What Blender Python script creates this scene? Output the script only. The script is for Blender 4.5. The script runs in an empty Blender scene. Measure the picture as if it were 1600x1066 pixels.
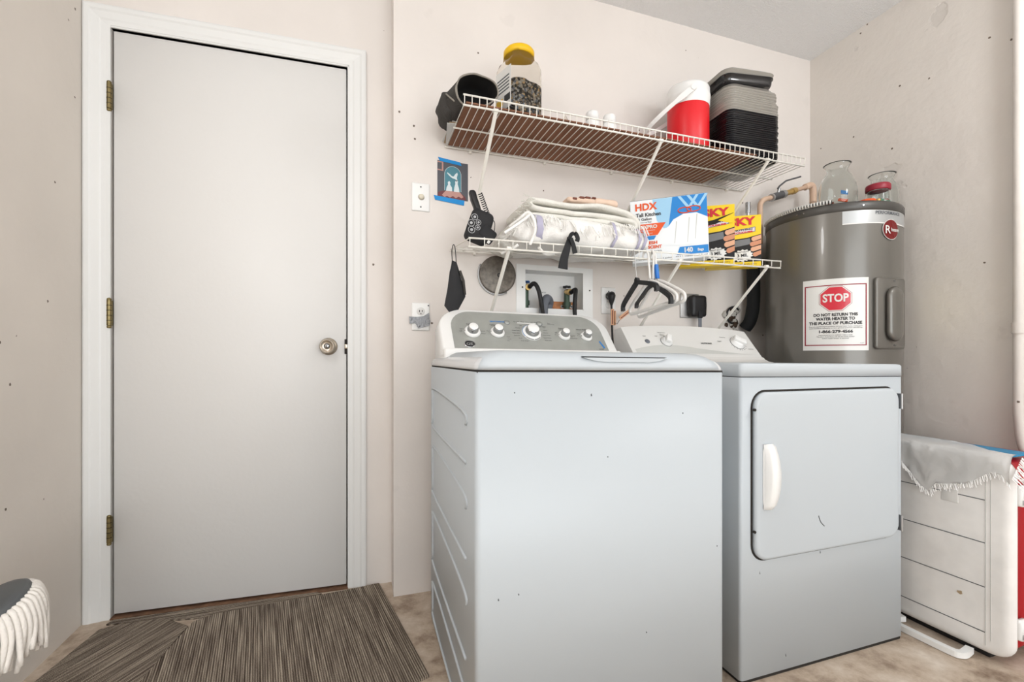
import bpy, bmesh, math, random
from mathutils import Vector, Matrix, noise, Euler

# ------------------------------------------------------------------ camera, world, lights
C = bpy.context.scene.collection
SC = bpy.context.scene
PI = math.pi
cam = bpy.data.cameras.new('camera'); camo = bpy.data.objects.new('camera', cam); C.objects.link(camo)
cam.sensor_width = 36; cam.lens = 711/1600*36; cam.clip_start = .02
cam.shift_y = 26/1600
camo.location = (0, 0, .94)
camo.rotation_euler = (PI/2, 0, -math.radians(18.58))
SC.camera = camo
SC.view_settings.view_transform = 'Standard'
SC.view_settings.look = 'None'
SC.view_settings.exposure = -1.34
SC.view_settings.gamma = 1
SC.view_settings.use_curve_mapping = False
w = bpy.data.worlds.new('world'); SC.world = w; w.use_nodes = True
w.node_tree.nodes['Background'].inputs[0].default_value = (.93, .97, 1.0, 1)
w.node_tree.nodes['Background'].inputs[1].default_value = 8

def area(name, loc, target, sx, sy, power, col=(1, 1, 1)):
    l = bpy.data.lights.new(name, 'AREA'); l.shape = 'RECTANGLE'; l.size = sx; l.size_y = sy
    l.energy = power; l.color = col
    o = bpy.data.objects.new(name, l); C.objects.link(o); o.location = loc
    d = Vector(target)-Vector(loc); o.rotation_euler = d.to_track_quat('-Z', 'Y').to_euler()
    return o
def bulb(name, loc, power, rad, col=(1, 1, 1)):
    l = bpy.data.lights.new(name, 'POINT'); l.energy = power; l.shadow_soft_size = rad; l.color = col
    o = bpy.data.objects.new(name, l); C.objects.link(o); o.location = loc
    return o
bulb('left_fill_light', (-.60, .30, 2.0), 43, .12, (.98, .985, 1))  # added fill light, out of view, to brighten the side walls
bulb('right_fill_light', (2.0, .25, 2.0), 40, .12, (.98, .985, 1))  # second added fill light, also unseen
area('garage_opening_light', (.7, -3.4, 1.25), (.9, 2, .9), 3.0, 2.2, 90, (.94, .975, 1))

# ------------------------------------------------------------------ materials
def rgb(h):
    v = [int(h[i:i+2], 16)/255 for i in (0, 2, 4)]
    return tuple(c/12.92 if c <= .04045 else ((c+.055)/1.055)**2.4 for c in v)+(1,)
def mat(name, col, rough=.5, metal=0, bump=0, bscale=40, var=0, vscale=8, spec=.5, trans=0, ior=1.45, coat=0, alpha=1):
    m = bpy.data.materials.new(name); m.use_nodes = True; nt = m.node_tree; b = nt.nodes['Principled BSDF']
    c = rgb(col) if isinstance(col, str) else col
    b.inputs['Base Color'].default_value = c; b.inputs['Roughness'].default_value = rough
    b.inputs['Metallic'].default_value = metal; b.inputs['Specular IOR Level'].default_value = spec
    b.inputs['Transmission Weight'].default_value = trans; b.inputs['IOR'].default_value = ior
    b.inputs['Coat Weight'].default_value = coat; b.inputs['Alpha'].default_value = alpha
    tc = nt.nodes.new('ShaderNodeTexCoord')
    if bump:
        n = nt.nodes.new('ShaderNodeTexNoise'); n.inputs['Scale'].default_value = bscale; n.inputs['Detail'].default_value = 4
        bp = nt.nodes.new('ShaderNodeBump'); bp.inputs['Strength'].default_value = bump; bp.inputs['Distance'].default_value = .01
        nt.links.new(tc.outputs['Object'], n.inputs['Vector']); nt.links.new(n.outputs['Fac'], bp.inputs['Height'])
        nt.links.new(bp.outputs['Normal'], b.inputs['Normal'])
    if var:
        n = nt.nodes.new('ShaderNodeTexNoise'); n.inputs['Scale'].default_value = vscale; n.inputs['Detail'].default_value = 6
        r = nt.nodes.new('ShaderNodeValToRGB'); r.color_ramp.elements[0].position = .3; r.color_ramp.elements[1].position = .7
        r.color_ramp.elements[0].color = tuple(x*(1-var) for x in c[:3])+(1,)
        r.color_ramp.elements[1].color = tuple(min(1, x*(1+var*.5)) for x in c[:3])+(1,)
        nt.links.new(tc.outputs['Object'], n.inputs['Vector']); nt.links.new(n.outputs['Fac'], r.inputs['Fac'])
        nt.links.new(r.outputs['Color'], b.inputs['Base Color'])
    return m
def wall_mat(name, col, speck=.5, rough_patch=.3, seed=0, bump=.25):
    """painted plaster: faint mottling, small nicks and bare specks, trowel bumps"""
    m = bpy.data.materials.new(name); m.use_nodes = True; nt = m.node_tree; N = nt.nodes.new; L = nt.links.new
    b = nt.nodes['Principled BSDF']; b.inputs['Roughness'].default_value = .62
    tc = N('ShaderNodeTexCoord'); mp = N('ShaderNodeMapping'); mp.inputs['Location'].default_value = (seed, seed*.7, seed*.3)
    L(tc.outputs['Object'], mp.inputs['Vector'])
    base = rgb(col)
    n1 = N('ShaderNodeTexNoise'); n1.inputs['Scale'].default_value = 3; n1.inputs['Detail'].default_value = 7; L(mp.outputs[0], n1.inputs['Vector'])
    r1 = N('ShaderNodeValToRGB'); r1.color_ramp.elements[0].position = .3; r1.color_ramp.elements[1].position = .72
    r1.color_ramp.elements[0].color = tuple(x*.93 for x in base[:3])+(1,); r1.color_ramp.elements[1].color = base
    L(n1.outputs['Fac'], r1.inputs['Fac'])
    v = N('ShaderNodeTexVoronoi'); v.inputs['Scale'].default_value = 11; L(mp.outputs[0], v.inputs['Vector'])
    n2 = N('ShaderNodeTexNoise'); n2.inputs['Scale'].default_value = 260; L(mp.outputs[0], n2.inputs['Vector'])
    ad = N('ShaderNodeMath'); ad.operation = 'MULTIPLY_ADD'; ad.inputs[1].default_value = .05; L(n2.outputs['Fac'], ad.inputs[0]); L(v.outputs['Distance'], ad.inputs[2])
    lt = N('ShaderNodeMath'); lt.operation = 'LESS_THAN'; lt.inputs[1].default_value = .072; L(ad.outputs[0], lt.inputs[0])
    n3 = N('ShaderNodeTexNoise'); n3.inputs['Scale'].default_value = 2.2; L(mp.outputs[0], n3.inputs['Vector'])
    gt = N('ShaderNodeMath'); gt.operation = 'GREATER_THAN'; gt.inputs[1].default_value = 1-speck; L(n3.outputs['Fac'], gt.inputs[0])
    mu = N('ShaderNodeMath'); mu.operation = 'MULTIPLY'; L(lt.outputs[0], mu.inputs[0]); L(gt.outputs[0], mu.inputs[1])
    mx = N('ShaderNodeMixRGB'); mx.inputs[2].default_value = rgb('6a5c50'); L(mu.outputs[0], mx.inputs[0]); L(r1.outputs['Color'], mx.inputs[1])
    # ragged bare patches
    n4 = N('ShaderNodeTexNoise'); n4.inputs['Scale'].default_value = 5; n4.inputs['Detail'].default_value = 10; L(mp.outputs[0], n4.inputs['Vector'])
    r4 = N('ShaderNodeValToRGB'); r4.color_ramp.elements[0].position = .69; r4.color_ramp.elements[1].position = .72
    r4.color_ramp.elements[0].color = (0, 0, 0, 1); r4.color_ramp.elements[1].color = (rough_patch,)*3+(1,)
    L(n4.outputs['Fac'], r4.inputs['Fac'])
    mx2 = N('ShaderNodeMixRGB'); mx2.inputs[2].default_value = tuple(x*.8 for x in base[:3])+(1,); L(r4.outputs['Color'], mx2.inputs[0]); L(mx.outputs[0], mx2.inputs[1])
    L(mx2.outputs[0], b.inputs['Base Color'])
    n5 = N('ShaderNodeTexNoise'); n5.inputs['Scale'].default_value = 22; n5.inputs['Detail'].default_value = 8; L(mp.outputs[0], n5.inputs['Vector'])
    sb = N('ShaderNodeMath'); sb.operation = 'SUBTRACT'; L(n5.outputs['Fac'], sb.inputs[0]); L(r4.outputs['Color'], sb.inputs[1])
    bp = N('ShaderNodeBump'); bp.inputs['Strength'].default_value = bump; bp.inputs['Distance'].default_value = .006
    L(sb.outputs[0], bp.inputs['Height']); L(bp.outputs['Normal'], b.inputs['Normal'])
    return m
def carpet_mat():
    m = bpy.data.materials.new('ribbed_carpet'); m.use_nodes = True; nt = m.node_tree; N = nt.nodes.new; L = nt.links.new
    b = nt.nodes['Principled BSDF']; b.inputs['Roughness'].default_value = .95; b.inputs['Specular IOR Level'].default_value = .1
    tc = N('ShaderNodeTexCoord'); mp = N('ShaderNodeMapping'); L(tc.outputs['Object'], mp.inputs['Vector']); mp.inputs['Scale'].default_value = (1, .03, 1)
    n = N('ShaderNodeTexNoise'); n.inputs['Scale'].default_value = 150; n.inputs['Detail'].default_value = 3; L(mp.outputs[0], n.inputs['Vector'])
    n2 = N('ShaderNodeTexNoise'); n2.inputs['Scale'].default_value = 420; n2.inputs['Detail'].default_value = 2; L(tc.outputs['Object'], n2.inputs['Vector'])
    wv = N('ShaderNodeTexWave'); wv.bands_direction = 'X'; wv.inputs['Scale'].default_value = 48; wv.inputs['Distortion'].default_value = .5; L(tc.outputs['Object'], wv.inputs['Vector'])
    a1 = N('ShaderNodeMath'); a1.operation = 'MULTIPLY_ADD'; a1.inputs[1].default_value = .3; L(wv.outputs['Fac'], a1.inputs[0]); L(n.outputs['Fac'], a1.inputs[2])
    a2 = N('ShaderNodeMath'); a2.operation = 'MULTIPLY_ADD'; a2.inputs[1].default_value = .75; L(n2.outputs['Fac'], a2.inputs[0]); L(a1.outputs[0], a2.inputs[2])
    a3 = N('ShaderNodeMath'); a3.operation = 'MULTIPLY'; a3.inputs[1].default_value = .5; L(a2.outputs[0], a3.inputs[0])
    r = N('ShaderNodeValToRGB'); e = r.color_ramp.elements; e[0].position = .38; e[0].color = rgb('463c35'); e[1].position = .66; e[1].color = rgb('c0b4a2')
    k = e.new(.52); k.color = rgb('7c7065')
    L(a3.outputs[0], r.inputs['Fac']); L(r.outputs['Color'], b.inputs['Base Color'])
    bp = N('ShaderNodeBump'); bp.inputs['Strength'].default_value = .6; bp.inputs['Distance'].default_value = .004
    L(a2.outputs[0], bp.inputs['Height']); L(bp.outputs['Normal'], b.inputs['Normal'])
    return m
def floor_mat():
    m = bpy.data.materials.new('stained_concrete'); m.use_nodes = True; nt = m.node_tree; N = nt.nodes.new; L = nt.links.new
    b = nt.nodes['Principled BSDF']; b.inputs['Roughness'].default_value = .75
    tc = N('ShaderNodeTexCoord')
    n = N('ShaderNodeTexNoise'); n.inputs['Scale'].default_value = 7; n.inputs['Detail'].default_value = 12; n.inputs['Roughness'].default_value = .7; n.inputs['Distortion'].default_value = .15
    L(tc.outputs['Object'], n.inputs['Vector'])
    r = N('ShaderNodeValToRGB'); e = r.color_ramp.elements; e[0].position = .3; e[0].color = rgb('7c6654'); e[1].position = .72; e[1].color = rgb('ded2c4')
    k = e.new(.5); k.color = rgb('c0ae9b'); L(n.outputs['Fac'], r.inputs['Fac'])
    L(r.outputs['Color'], b.inputs['Base Color'])
    bp = N('ShaderNodeBump'); bp.inputs['Strength'].default_value = .4; bp.inputs['Distance'].default_value = .006
    L(n.outputs['Fac'], bp.inputs['Height']); L(bp.outputs['Normal'], b.inputs['Normal'])
    return m
def seed_mat():
    m = bpy.data.materials.new('bird_seed'); m.use_nodes = True; nt = m.node_tree; N = nt.nodes.new; L = nt.links.new
    b = nt.nodes['Principled BSDF']; b.inputs['Roughness'].default_value = .6
    tc = N('ShaderNodeTexCoord'); v = N('ShaderNodeTexVoronoi'); v.inputs['Scale'].default_value = 130; L(tc.outputs['Object'], v.inputs['Vector'])
    r = N('ShaderNodeValToRGB'); e = r.color_ramp.elements; e[0].position = 0; e[0].color = rgb('1c1a18'); e[1].position = 1; e[1].color = rgb('b99a6a')
    for p, c in ((.35, '2d2c2b'), (.5, '6b5d4a'), (.7, 'a8a49a'), (.85, '4b5a6e')):
        k = e.new(p); k.color = rgb(c)
    sp = N('ShaderNodeSeparateColor'); L(v.outputs['Color'], sp.inputs[0]); L(sp.outputs[0], r.inputs['Fac']); L(r.outputs['Color'], b.inputs['Base Color'])
    bp = N('ShaderNodeBump'); bp.inputs['Strength'].default_value = .8; bp.inputs['Distance'].default_value = .004; L(v.outputs['Distance'], bp.inputs['Height']); L(bp.outputs['Normal'], b.inputs['Normal'])
    return m
M = dict(
    wall=wall_mat('cream_wall_paint', 'e6dfd9', .5, .2, 3), wallr=wall_mat('cream_block_wall', 'e2dcd5', .66, .5, 11, .5),
    walll=wall_mat('beige_wall_paint', 'e2dad1', .56, .2, 23),
    ceil=mat('ceiling_texture', 'ececec', .9, bump=.6, bscale=160), floor=floor_mat(), carpet=carpet_mat(),
    door=mat('door_paint', 'e0dedb', .45, bump=.05, bscale=60), trim=mat('trim_paint', 'e4e4e2', .4),
    gap=mat('dark_gap', '2a2622', .9), plank=mat('stained_strip_wood', 'b87a4c', .6, var=.35, vscale=40), wood=mat('threshold_wood', '7a5a44', .8, var=.4, vscale=30),
    brass=mat('antique_brass', '8a7c56', .35, .9, var=.3, vscale=60), nickel=mat('satin_nickel', 'b3a899', .28, .95), steel=mat('galvanised_steel', 'b9babb', .35, .8),
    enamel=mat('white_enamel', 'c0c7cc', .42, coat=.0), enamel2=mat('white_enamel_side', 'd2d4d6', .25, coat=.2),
    plastic=mat('white_plastic', 'f0f0ee', .4), dplastic=mat('console_white_plastic', 'dfdedb', .4), dgrey=mat('console_pale_grey', 'c9cac6', .4),
    silver=mat('brushed_silver', 'a8aaa5', .42, .35, var=.08, vscale=20), chrome=mat('chrome', 'c5c6c8', .15, 1),
    black=mat('black_plastic', '1b1b1d', .45), blackm=mat('matt_black', '262628', .8), ink=mat('black_ink', '2a2a2c', .6), blue=mat('blue_mark', '2f7fc4', .5),
    wire=mat('white_coated_wire', 'efece4', .4), liner=mat('brown_hardboard', '8a5f48', .8, var=.15, vscale=12),
    heater=mat('heater_grey_paint', '6e6b65', .28, .25, coat=.25), heater2=mat('heater_top_paint', '4e4c49', .35, .2),
    label=mat('white_label', 'dddcd8', .25, coat=.4), red=mat('sign_red', 'c8102e', .3, coat=.4), drk=mat('dark_red_line', '8f2434', .4),
    band=mat('silver_band', 'b4b6b6', .3, .4), maroon=mat('logo_maroon', '6e1416', .3),
    cred=mat('cooler_red', 'a8101c', .4), cwhite=mat('cooler_white', 'f4f2ef', .5, var=.1, vscale=9), ewhite=mat('lid_edge_white', 'e0dfdc', .45),
    jred=mat('jug_red', 'e01822', .35), glass=mat('clear_glass', 'f4f7f6', .02, trans=1, ior=1.32), pet=mat('clear_pet', 'f2efe8', .08, trans=1, ior=1.12),
    seed=seed_mat(), yellow=mat('yellow_lid', 'f0bf12', .4), traygrey=mat('clear_tray_lid', 'b4afa6', .22, alpha=.85, coat=.6), tray=mat('black_tray', '1b1b1e', .2, coat=.4),
    towel=mat('white_terry', 'f2f0ec', .95, bump=.2, bscale=220, var=.04, vscale=30), rug=mat('pale_grey_rug', 'e6e4dc', .95, bump=.25, bscale=160, var=.08, vscale=25),
    peach=mat('peach_cloth', 'e8cdb8', .9, var=.08, vscale=20), purple=mat('grey_purple_stripe', 'b4b1c6', .9), brown=mat('brown_print', '7a4c40', .9), under=mat('rug_underside', '8b867c', .9),
    copper=mat('painted_copper', 'd9b9a0', .5, var=.15, vscale=30), brassy=mat('brass_fitting', 'c9a868', .35, .6), grey=mat('grey_plastic', '6c7078', .5), pipeg=mat('dark_pipe', '5a5a5c', .5),
    insul=mat('black_foam_insulation', '18191b', .85), crud=mat('dark_crud', '4a3a2e', .95, bump=1, bscale=120, var=.5, vscale=80),
    tblue=mat('painters_tape', '1b8ad0', .6), photo=mat('postcard_grey', '55565c', .4), photob=mat('postcard_teal', '4f8492', .4), statue=mat('postcard_white', 'd5dfe2', .5), pink=mat('postcard_pink', 'b98d84', .5), pmaroon=mat('postcard_maroon', '6e3a3e', .5),
    duct=mat('duct_tape', '8b8d90', .3, .6, bump=.6, bscale=90), disc=mat('tarnished_metal_disc', '6e675f', .4, .5, var=.4, vscale=60),
    hangw=mat('white_hanger', 'eceae6', .4), hblue=mat('blue_clip', '1f6fc4', .4), hgreen=mat('green_dot', '2fd07a', .5),
    bagc=mat('dark_canvas', '403d3a', .85, bump=.4, bscale=200), piping=mat('pale_piping', '8d877e', .7), darkin=mat('dark_lining', '1c1b1b', .9), shine=mat('grey_shine', 'a9aaac', .35),
    orange=mat('orange_print', 'e2571f', .5), hdx=mat('box_white', 'eef2f4', .45), hdxb=mat('box_blue', '1f83cf', .45), hdxl=mat('box_light_blue', '9fcdea', .45),
    cardside=mat('box_grey_side', '4b5a66', .6), husky=mat('box_yellow', 'ecc910', .45), hred=mat('box_red', 'c8142c', .45), peachy=mat('print_skin_light', 'd9a584', .5), hskin=mat('print_skin', 'c98a68', .5), hgrey=mat('print_grey', '6e7074', .4), lav=mat('print_pale', 'd6cfd9', .5),
    tagc=mat('tan_tag', 'd8a684', .6), mopw=mat('mop_yarn', 'f0ebe4', .95, bump=.25, bscale=200), mopg=mat('mop_plate_grey', '55585a', .45), vgreen=mat('valve_green', '4f6153', .5, .5), vblue=mat('valve_blue', '20508c', .5),
    cloth=mat('white_rag', 'fdfcfa', .95, bump=.12, bscale=60), teal=mat('teal_plastic', '1f86b4', .5), green2=mat('lighter_green', '3f6e58', .4), stain=mat('rust_stain', 'b09a7c', .7), paper=mat('paper', 'd8d8d6', .7), putty=mat('grey_putty', 'b7b3ac', .9, bump=1, bscale=70),
    added_lamp=mat('added_lamp_housing', 'f0f0ee', .5), scuff=mat('scuff_mark', '55585c', .7), ivory=mat('ivory', 'ddd6c2', .4), flyel=mat('yellow_sticker', 'd8cf94', .5), contents=mat('pink_contents', 'a86060', .7),
)

# ------------------------------------------------------------------ mesh builder
class B:
    def __init__(s): s.bm = bmesh.new(); s.mats = []
    def mi(s, m):
        m = M[m]
        if m not in s.mats: s.mats.append(m)
        return s.mats.index(m)
    def add(s, verts, faces, m, smooth=False, xf=None):
        k = s.mi(m); vs = [s.bm.verts.new((xf @ Vector(v)) if xf else v) for v in verts]
        for f in faces:
            try: fc = s.bm.faces.new([vs[i] for i in f]); fc.material_index = k; fc.smooth = smooth
            except ValueError: pass
        return vs
    def box(s, x0, x1, y0, y1, z0, z1, m, bev=0, seg=2, xf=None, smooth=False):
        t = bmesh.new(); bmesh.ops.create_cube(t, size=1)
        for v in t.verts: v.co = Vector((x0+(v.co.x+.5)*(x1-x0), y0+(v.co.y+.5)*(y1-y0), z0+(v.co.z+.5)*(z1-z0)))
        if bev: bmesh.ops.bevel(t, geom=t.edges[:], offset=bev, segments=seg, affect='EDGES', profile=.5)
        s.merge(t, m, bev > 0 or smooth, xf); return s
    def merge(s, t, m, smooth=False, xf=None):
        t.verts.index_update()
        s.add([v.co.copy() for v in t.verts], [[v.index for v in f.verts] for f in t.faces], m, smooth, xf); t.free()
    def tube(s, pts, r, m, n=8, cap=True, closed=False, xf=None):
        pts = [Vector(p) for p in pts]; N = len(pts); rs = r if isinstance(r, (list, tuple)) else [r]*N
        vs = []; up = None
        for i, p in enumerate(pts):
            if closed: d = pts[(i+1) % N]-pts[i-1]
            else: d = pts[min(i+1, N-1)]-pts[max(i-1, 0)]
            d.normalize()
            if up is None: up = Vector((0, 0, 1)) if abs(d.z) < .9 else Vector((1, 0, 0))
            a = d.cross(up)
            if a.length < 1e-4: a = d.cross(Vector((.3, 1, .2)))
            a.normalize(); bb = a.cross(d).normalized(); up = bb
            for k in range(n):
                t = 2*PI*k/n; vs.append(p+rs[i]*(math.cos(t)*a+math.sin(t)*bb))
        fs = []
        for i in range(N if closed else N-1):
            j = (i+1) % N
            for k in range(n):
                fs.append([i*n+k, i*n+(k+1) % n, j*n+(k+1) % n, j*n+k])
        if cap and not closed: fs += [list(range(n))[::-1], [(N-1)*n+k for k in range(n)]]
        s.add(vs, fs, m, n > 4, xf); return s
    def cyl(s, p0, p1, r, m, n=24, r2=None, xf=None):
        t = B(); k = s.mi(m); p0 = Vector(p0); p1 = Vector(p1); d = (p1-p0).normalized()
        a = d.orthogonal().normalized(); bb = d.cross(a); r2 = r if r2 is None else r2
        ring = lambda p, rr: [p+rr*(math.cos(2*PI*i/n)*a+math.sin(2*PI*i/n)*bb) for i in range(n)]
        s.add(ring(p0, r)+ring(p1, r2), [[i, (i+1) % n, n+(i+1) % n, n+i] for i in range(n)], m, True, xf)
        s.add(ring(p0, r), [list(range(n))[::-1]], m, False, xf); s.add(ring(p1, r2), [list(range(n))], m, False, xf); return s
    def lathe(s, prof, m, n=40, c=(0, 0, 0), xf=None, smooth=True, shape=None):
        vs = []
        for r, z in prof:
            for i in range(n):
                t = 2*PI*i/n; q = shape(t) if shape else 1
                vs.append((c[0]+r*q*math.cos(t), c[1]+r*q*math.sin(t), c[2]+z))
        fs = [[j*n+i, j*n+(i+1) % n, (j+1)*n+(i+1) % n, (j+1)*n+i] for j in range(len(prof)-1) for i in range(n)]
        s.add(vs, fs, m, smooth, xf); return s
    def prism(s, poly, d0, d1, m, axis='y', xf=None, smooth=False):
        """polygon in the plane across axis, extruded d0..d1"""
        def P(u, v, d): return {'y': (u, d, v), 'z': (u, v, d), 'x': (d, u, v)}[axis]
        n = len(poly)
        s.add([P(u, v, d0) for u, v in poly]+[P(u, v, d1) for u, v in poly], [[i, (i+1) % n, n+(i+1) % n, n+i] for i in range(n)]+[list(range(n))[::-1], list(range(n, 2*n))], m, smooth, xf); return s
    def quad(s, pts, m, xf=None): s.add(pts, [list(range(len(pts)))], m, False, xf); return s
    def text(s, txt, size, m, xf, bold=0, align='CENTER', fn=None, wid=None):
        cu = bpy.data.curves.new('t', 'FONT'); cu.body = txt; cu.size = size; cu.align_x = align; cu.align_y = 'CENTER'; cu.offset = bold; cu.resolution_u = 3
        o = bpy.data.objects.new('t', cu); C.objects.link(o); dg = bpy.context.evaluated_depsgraph_get()
        me = bpy.data.meshes.new_from_object(o.evaluated_get(dg)); vs = [v.co.copy() for v in me.vertices]; fs = [list(p.vertices) for p in me.polygons]
        bpy.data.objects.remove(o); bpy.data.curves.remove(cu); bpy.data.meshes.remove(me)
        if wid and vs:
            w0 = max(v.x for v in vs)-min(v.x for v in vs)
            for v in vs: v.x *= wid/w0
        if fn: vs = [fn(v) for v in vs]; xf = None
        s.add(vs, fs, m, False, xf); return s
    def noise(s, amp, sc, seed=0, fn=None):
        for v in s.bm.verts:
            q = v.co*sc+Vector((seed, seed*1.7, -seed)); a = amp*(fn(v.co) if fn else 1)
            v.co += a*Vector((noise.noise(q), noise.noise(q+Vector((9, 2, 5))), noise.noise(q+Vector((3, 17, 8)))))
        return s
    def normals(s): bmesh.ops.recalc_face_normals(s.bm, faces=s.bm.faces[:]); return s

def put(name, b, parent=None, label=None, origin=None, recalc=True):
    """link the builder's mesh as one object; children are given in the root's local space"""
    if recalc: bmesh.ops.recalc_face_normals(b.bm, faces=b.bm.faces[:])
    if origin is not None:
        for v in b.bm.verts: v.co -= Vector(origin)
    me = bpy.data.meshes.new(name); b.bm.to_mesh(me); b.bm.free()
    for m in b.mats: me.materials.append(m)
    o = bpy.data.objects.new(name, me); C.objects.link(o)
    if parent: o.parent = parent
    if origin is not None: o.location = origin
    if label: o['label'] = label
    return o
def tag(o, label, cat, group=None):
    o['label'] = label; o['category'] = cat
    if group: o['group'] = group
    return o
def thing(name, label, cat, loc=(0, 0, 0), rot=(0, 0, 0), group=None):
    o = bpy.data.objects.new(name, None); C.objects.link(o); o.empty_display_size = .05; o.location = loc; o.rotation_euler = rot
    return tag(o, label, cat, group)
def struct(name, b, parent=None, recalc=True):
    o = put(name, b, parent, recalc=recalc)
    if not parent: o['kind'] = 'structure'
    return o
def dup(root, loc, label, rot=None):
    r = root.copy(); C.objects.link(r); r.location = loc; r['label'] = label
    if rot: r.rotation_euler = rot
    for ch in list(root.children):
        c = ch.copy(); C.objects.link(c); c.parent = r
        for g in ch.children:
            d = g.copy(); C.objects.link(d); d.parent = c
    return r
def arc(c, r, a0, a1, n, plane='xz'):
    out = []
    for i in range(n+1):
        t = math.radians(a0+(a1-a0)*i/n); u, v = r*math.cos(t), r*math.sin(t)
        out.append({'xz': (c[0]+u, c[1], c[2]+v), 'xy': (c[0]+u, c[1]+v, c[2]), 'yz': (c[0], c[1]+u, c[2]+v)}[plane])
    return out
def rrect(x0, x1, z0, z1, r, n=5):
    P = []
    for cx, cz, a in ((x1-r, z1-r, 0), (x0+r, z1-r, 90), (x0+r, z0+r, 180), (x1-r, z0+r, 270)):
        for i in range(n+1):
            t = math.radians(a+90*i/n); P.append((cx+r*math.cos(t), cz+r*math.sin(t)))
    return P
def smooth_path(pts, k=6):
    pts = [Vector(p) for p in pts]; out = []
    for i in range(len(pts)-1):
        p0 = pts[max(i-1, 0)]; p1 = pts[i]; p2 = pts[i+1]; p3 = pts[min(i+2, len(pts)-1)]
        for j in range(k):
            t = j/k; out.append(.5*((2*p1)+(p2-p0)*t+(2*p0-5*p1+4*p2-p3)*t*t+(3*p1-p0-3*p2+p3)*t*t*t))
    out.append(pts[-1]); return out
def blob(b, sx, sy, sz, m, rad=.02, n=14, amp=.003, sc=18, seed=0, xf=None, z0=0):
    """rounded slab resting on z0, gently uneven"""
    t = bmesh.new(); bmesh.ops.create_cube(t, size=2); bmesh.ops.subdivide_edges(t, edges=t.edges[:], cuts=n, use_grid_fill=True)
    for v in t.verts:
        p = Vector((v.co.x*sx/2, v.co.y*sy/2, v.co.z*sz/2)); r = min(rad, sz/2*.999)
        q = Vector([max(-h+r, min(h-r, c)) for c, h in zip(p, (sx/2, sy/2, sz/2))]); d = p-q
        if d.length > 0: p = q+d.normalized()*r
        nz = Vector((noise.noise(p*sc+Vector((seed, 0, 0))), noise.noise(p*sc+Vector((0, seed, 7))), noise.noise(p*sc+Vector((5, 3, seed)))))
        v.co = p+nz*amp; v.co.z += sz/2+z0
    b.merge(t, m, True, xf)
WY = 1.842           # laundry wall plane

# ------------------------------------------------------------------ room
b = B(); b.box(-.925, 2.342, -3.6, 2.2, -.08, 0, 'floor'); struct('floor', b)
b = B(); b.box(-1.0, 2.42, -3.6, 2.2, 2.565, 2.65, 'ceil'); struct('ceiling', b)
b = B(); b.box(-1.0, -.925, -3.6, 2.2, 0, 2.565, 'walll'); struct('wall_left', b)
b = B(); b.box(2.342, 2.42, -3.6, 2.2, 0, 2.565, 'wallr')
b.box(2.337, 2.342, -3.5, .985, 0, .52, 'wallr', .002)
struct('wall_right', b)
# laundry wall with the opening of the recessed valve box
ox0, ox1, oz0, oz1 = .676, .958, 1.152, 1.322
b = B()
b.box(.1286, ox0, WY, 2.1, 0, 2.565, 'wall'); b.box(ox1, 2.342, WY, 2.1, 0, 2.565, 'wall')
b.box(ox0, ox1, WY, 2.1, 0, oz0, 'wall'); b.box(ox0, ox1, WY, 2.1, oz1, 2.565, 'wall')
b.box(ox0, ox1, 1.93, 2.1, oz0, oz1, 'wall')
struct('wall_back', b)
# door wall, turned a little: local x along the wall, local y depth
dyaw = math.atan(-.0437); D0 = Vector((-.925, 2.0134, 0)); DX = Matrix.Translation(D0) @ Matrix.Rotation(dyaw, 4, 'Z')
dl, dr, dt = .081, .882, 2.125       # door slab left/right/top in local x
b = B(); b.box(-.02, dl, .0, .2, 0, 2.565, 'wall', xf=DX); b.box(dr, 1.06, .0, .2, 0, 2.565, 'wall', xf=DX); b.box(dl, dr, 0, .2, dt, 2.565, 'wall', xf=DX)
b.box(dl, dr, .06, .2, 0, dt, 'gap', xf=DX)
struct('wall_door_side', b)
b = B(); b.prism([(0, 0), (.05, 0), (.0, .05)], 1.0, 1.9, 'walll', 'y')
for v in b.bm.verts: v.co.x -= .925
b.bm.free()
def dthing(name): 
    o = bpy.data.objects.new(name, None); C.objects.link(o); o.matrix_world = DX; return o
door = dthing('door_1'); door['kind'] = 'structure'
b = B(); b.box(dl+.005, dr-.006, .004, .045, .014, dt-.006, 'door', .0015, 1); put('door_panel', b, door)
kx, kz = dl+.728, .985
kn = B(); R = Matrix.Translation((kx, 0, kz)) @ Matrix.Rotation(PI/2, 4, 'X')
kn.lathe([(0, 0), (.034, .0), (.0345, .003), (.031, .006), (.017, .009), (.013, .012), (.012, .03), (.02, .034), (.0275, .042), (.0285, .052), (.0255, .061), (.0235, .063), (.0225, .0615), (.011, .0605)], 'nickel', 40, xf=R)
k = put('door_knob', kn, door)
kc = B(); kc.lathe([(0, .0615), (.009, .0615), (.0095, .060)], 'chrome', 24, xf=R); kc.lathe([(.0093, .0612), (.0115, .0612), (.0115, .059)], 'gap', 24, xf=R)
kc.box(-.0012, .0012, -.006, .006, .0610, .0622, 'gap', xf=R); put('key_cylinder', kc, k)
b = B(); b.box(dr-.012, dr-.002, -.001, .03, kz-.03, kz+.03, 'gap'); b.box(dr-.012, dr-.001, -.004, .01, kz-.008, kz+.01, 'nickel', .001); put('latch_strike', b, door)
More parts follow.
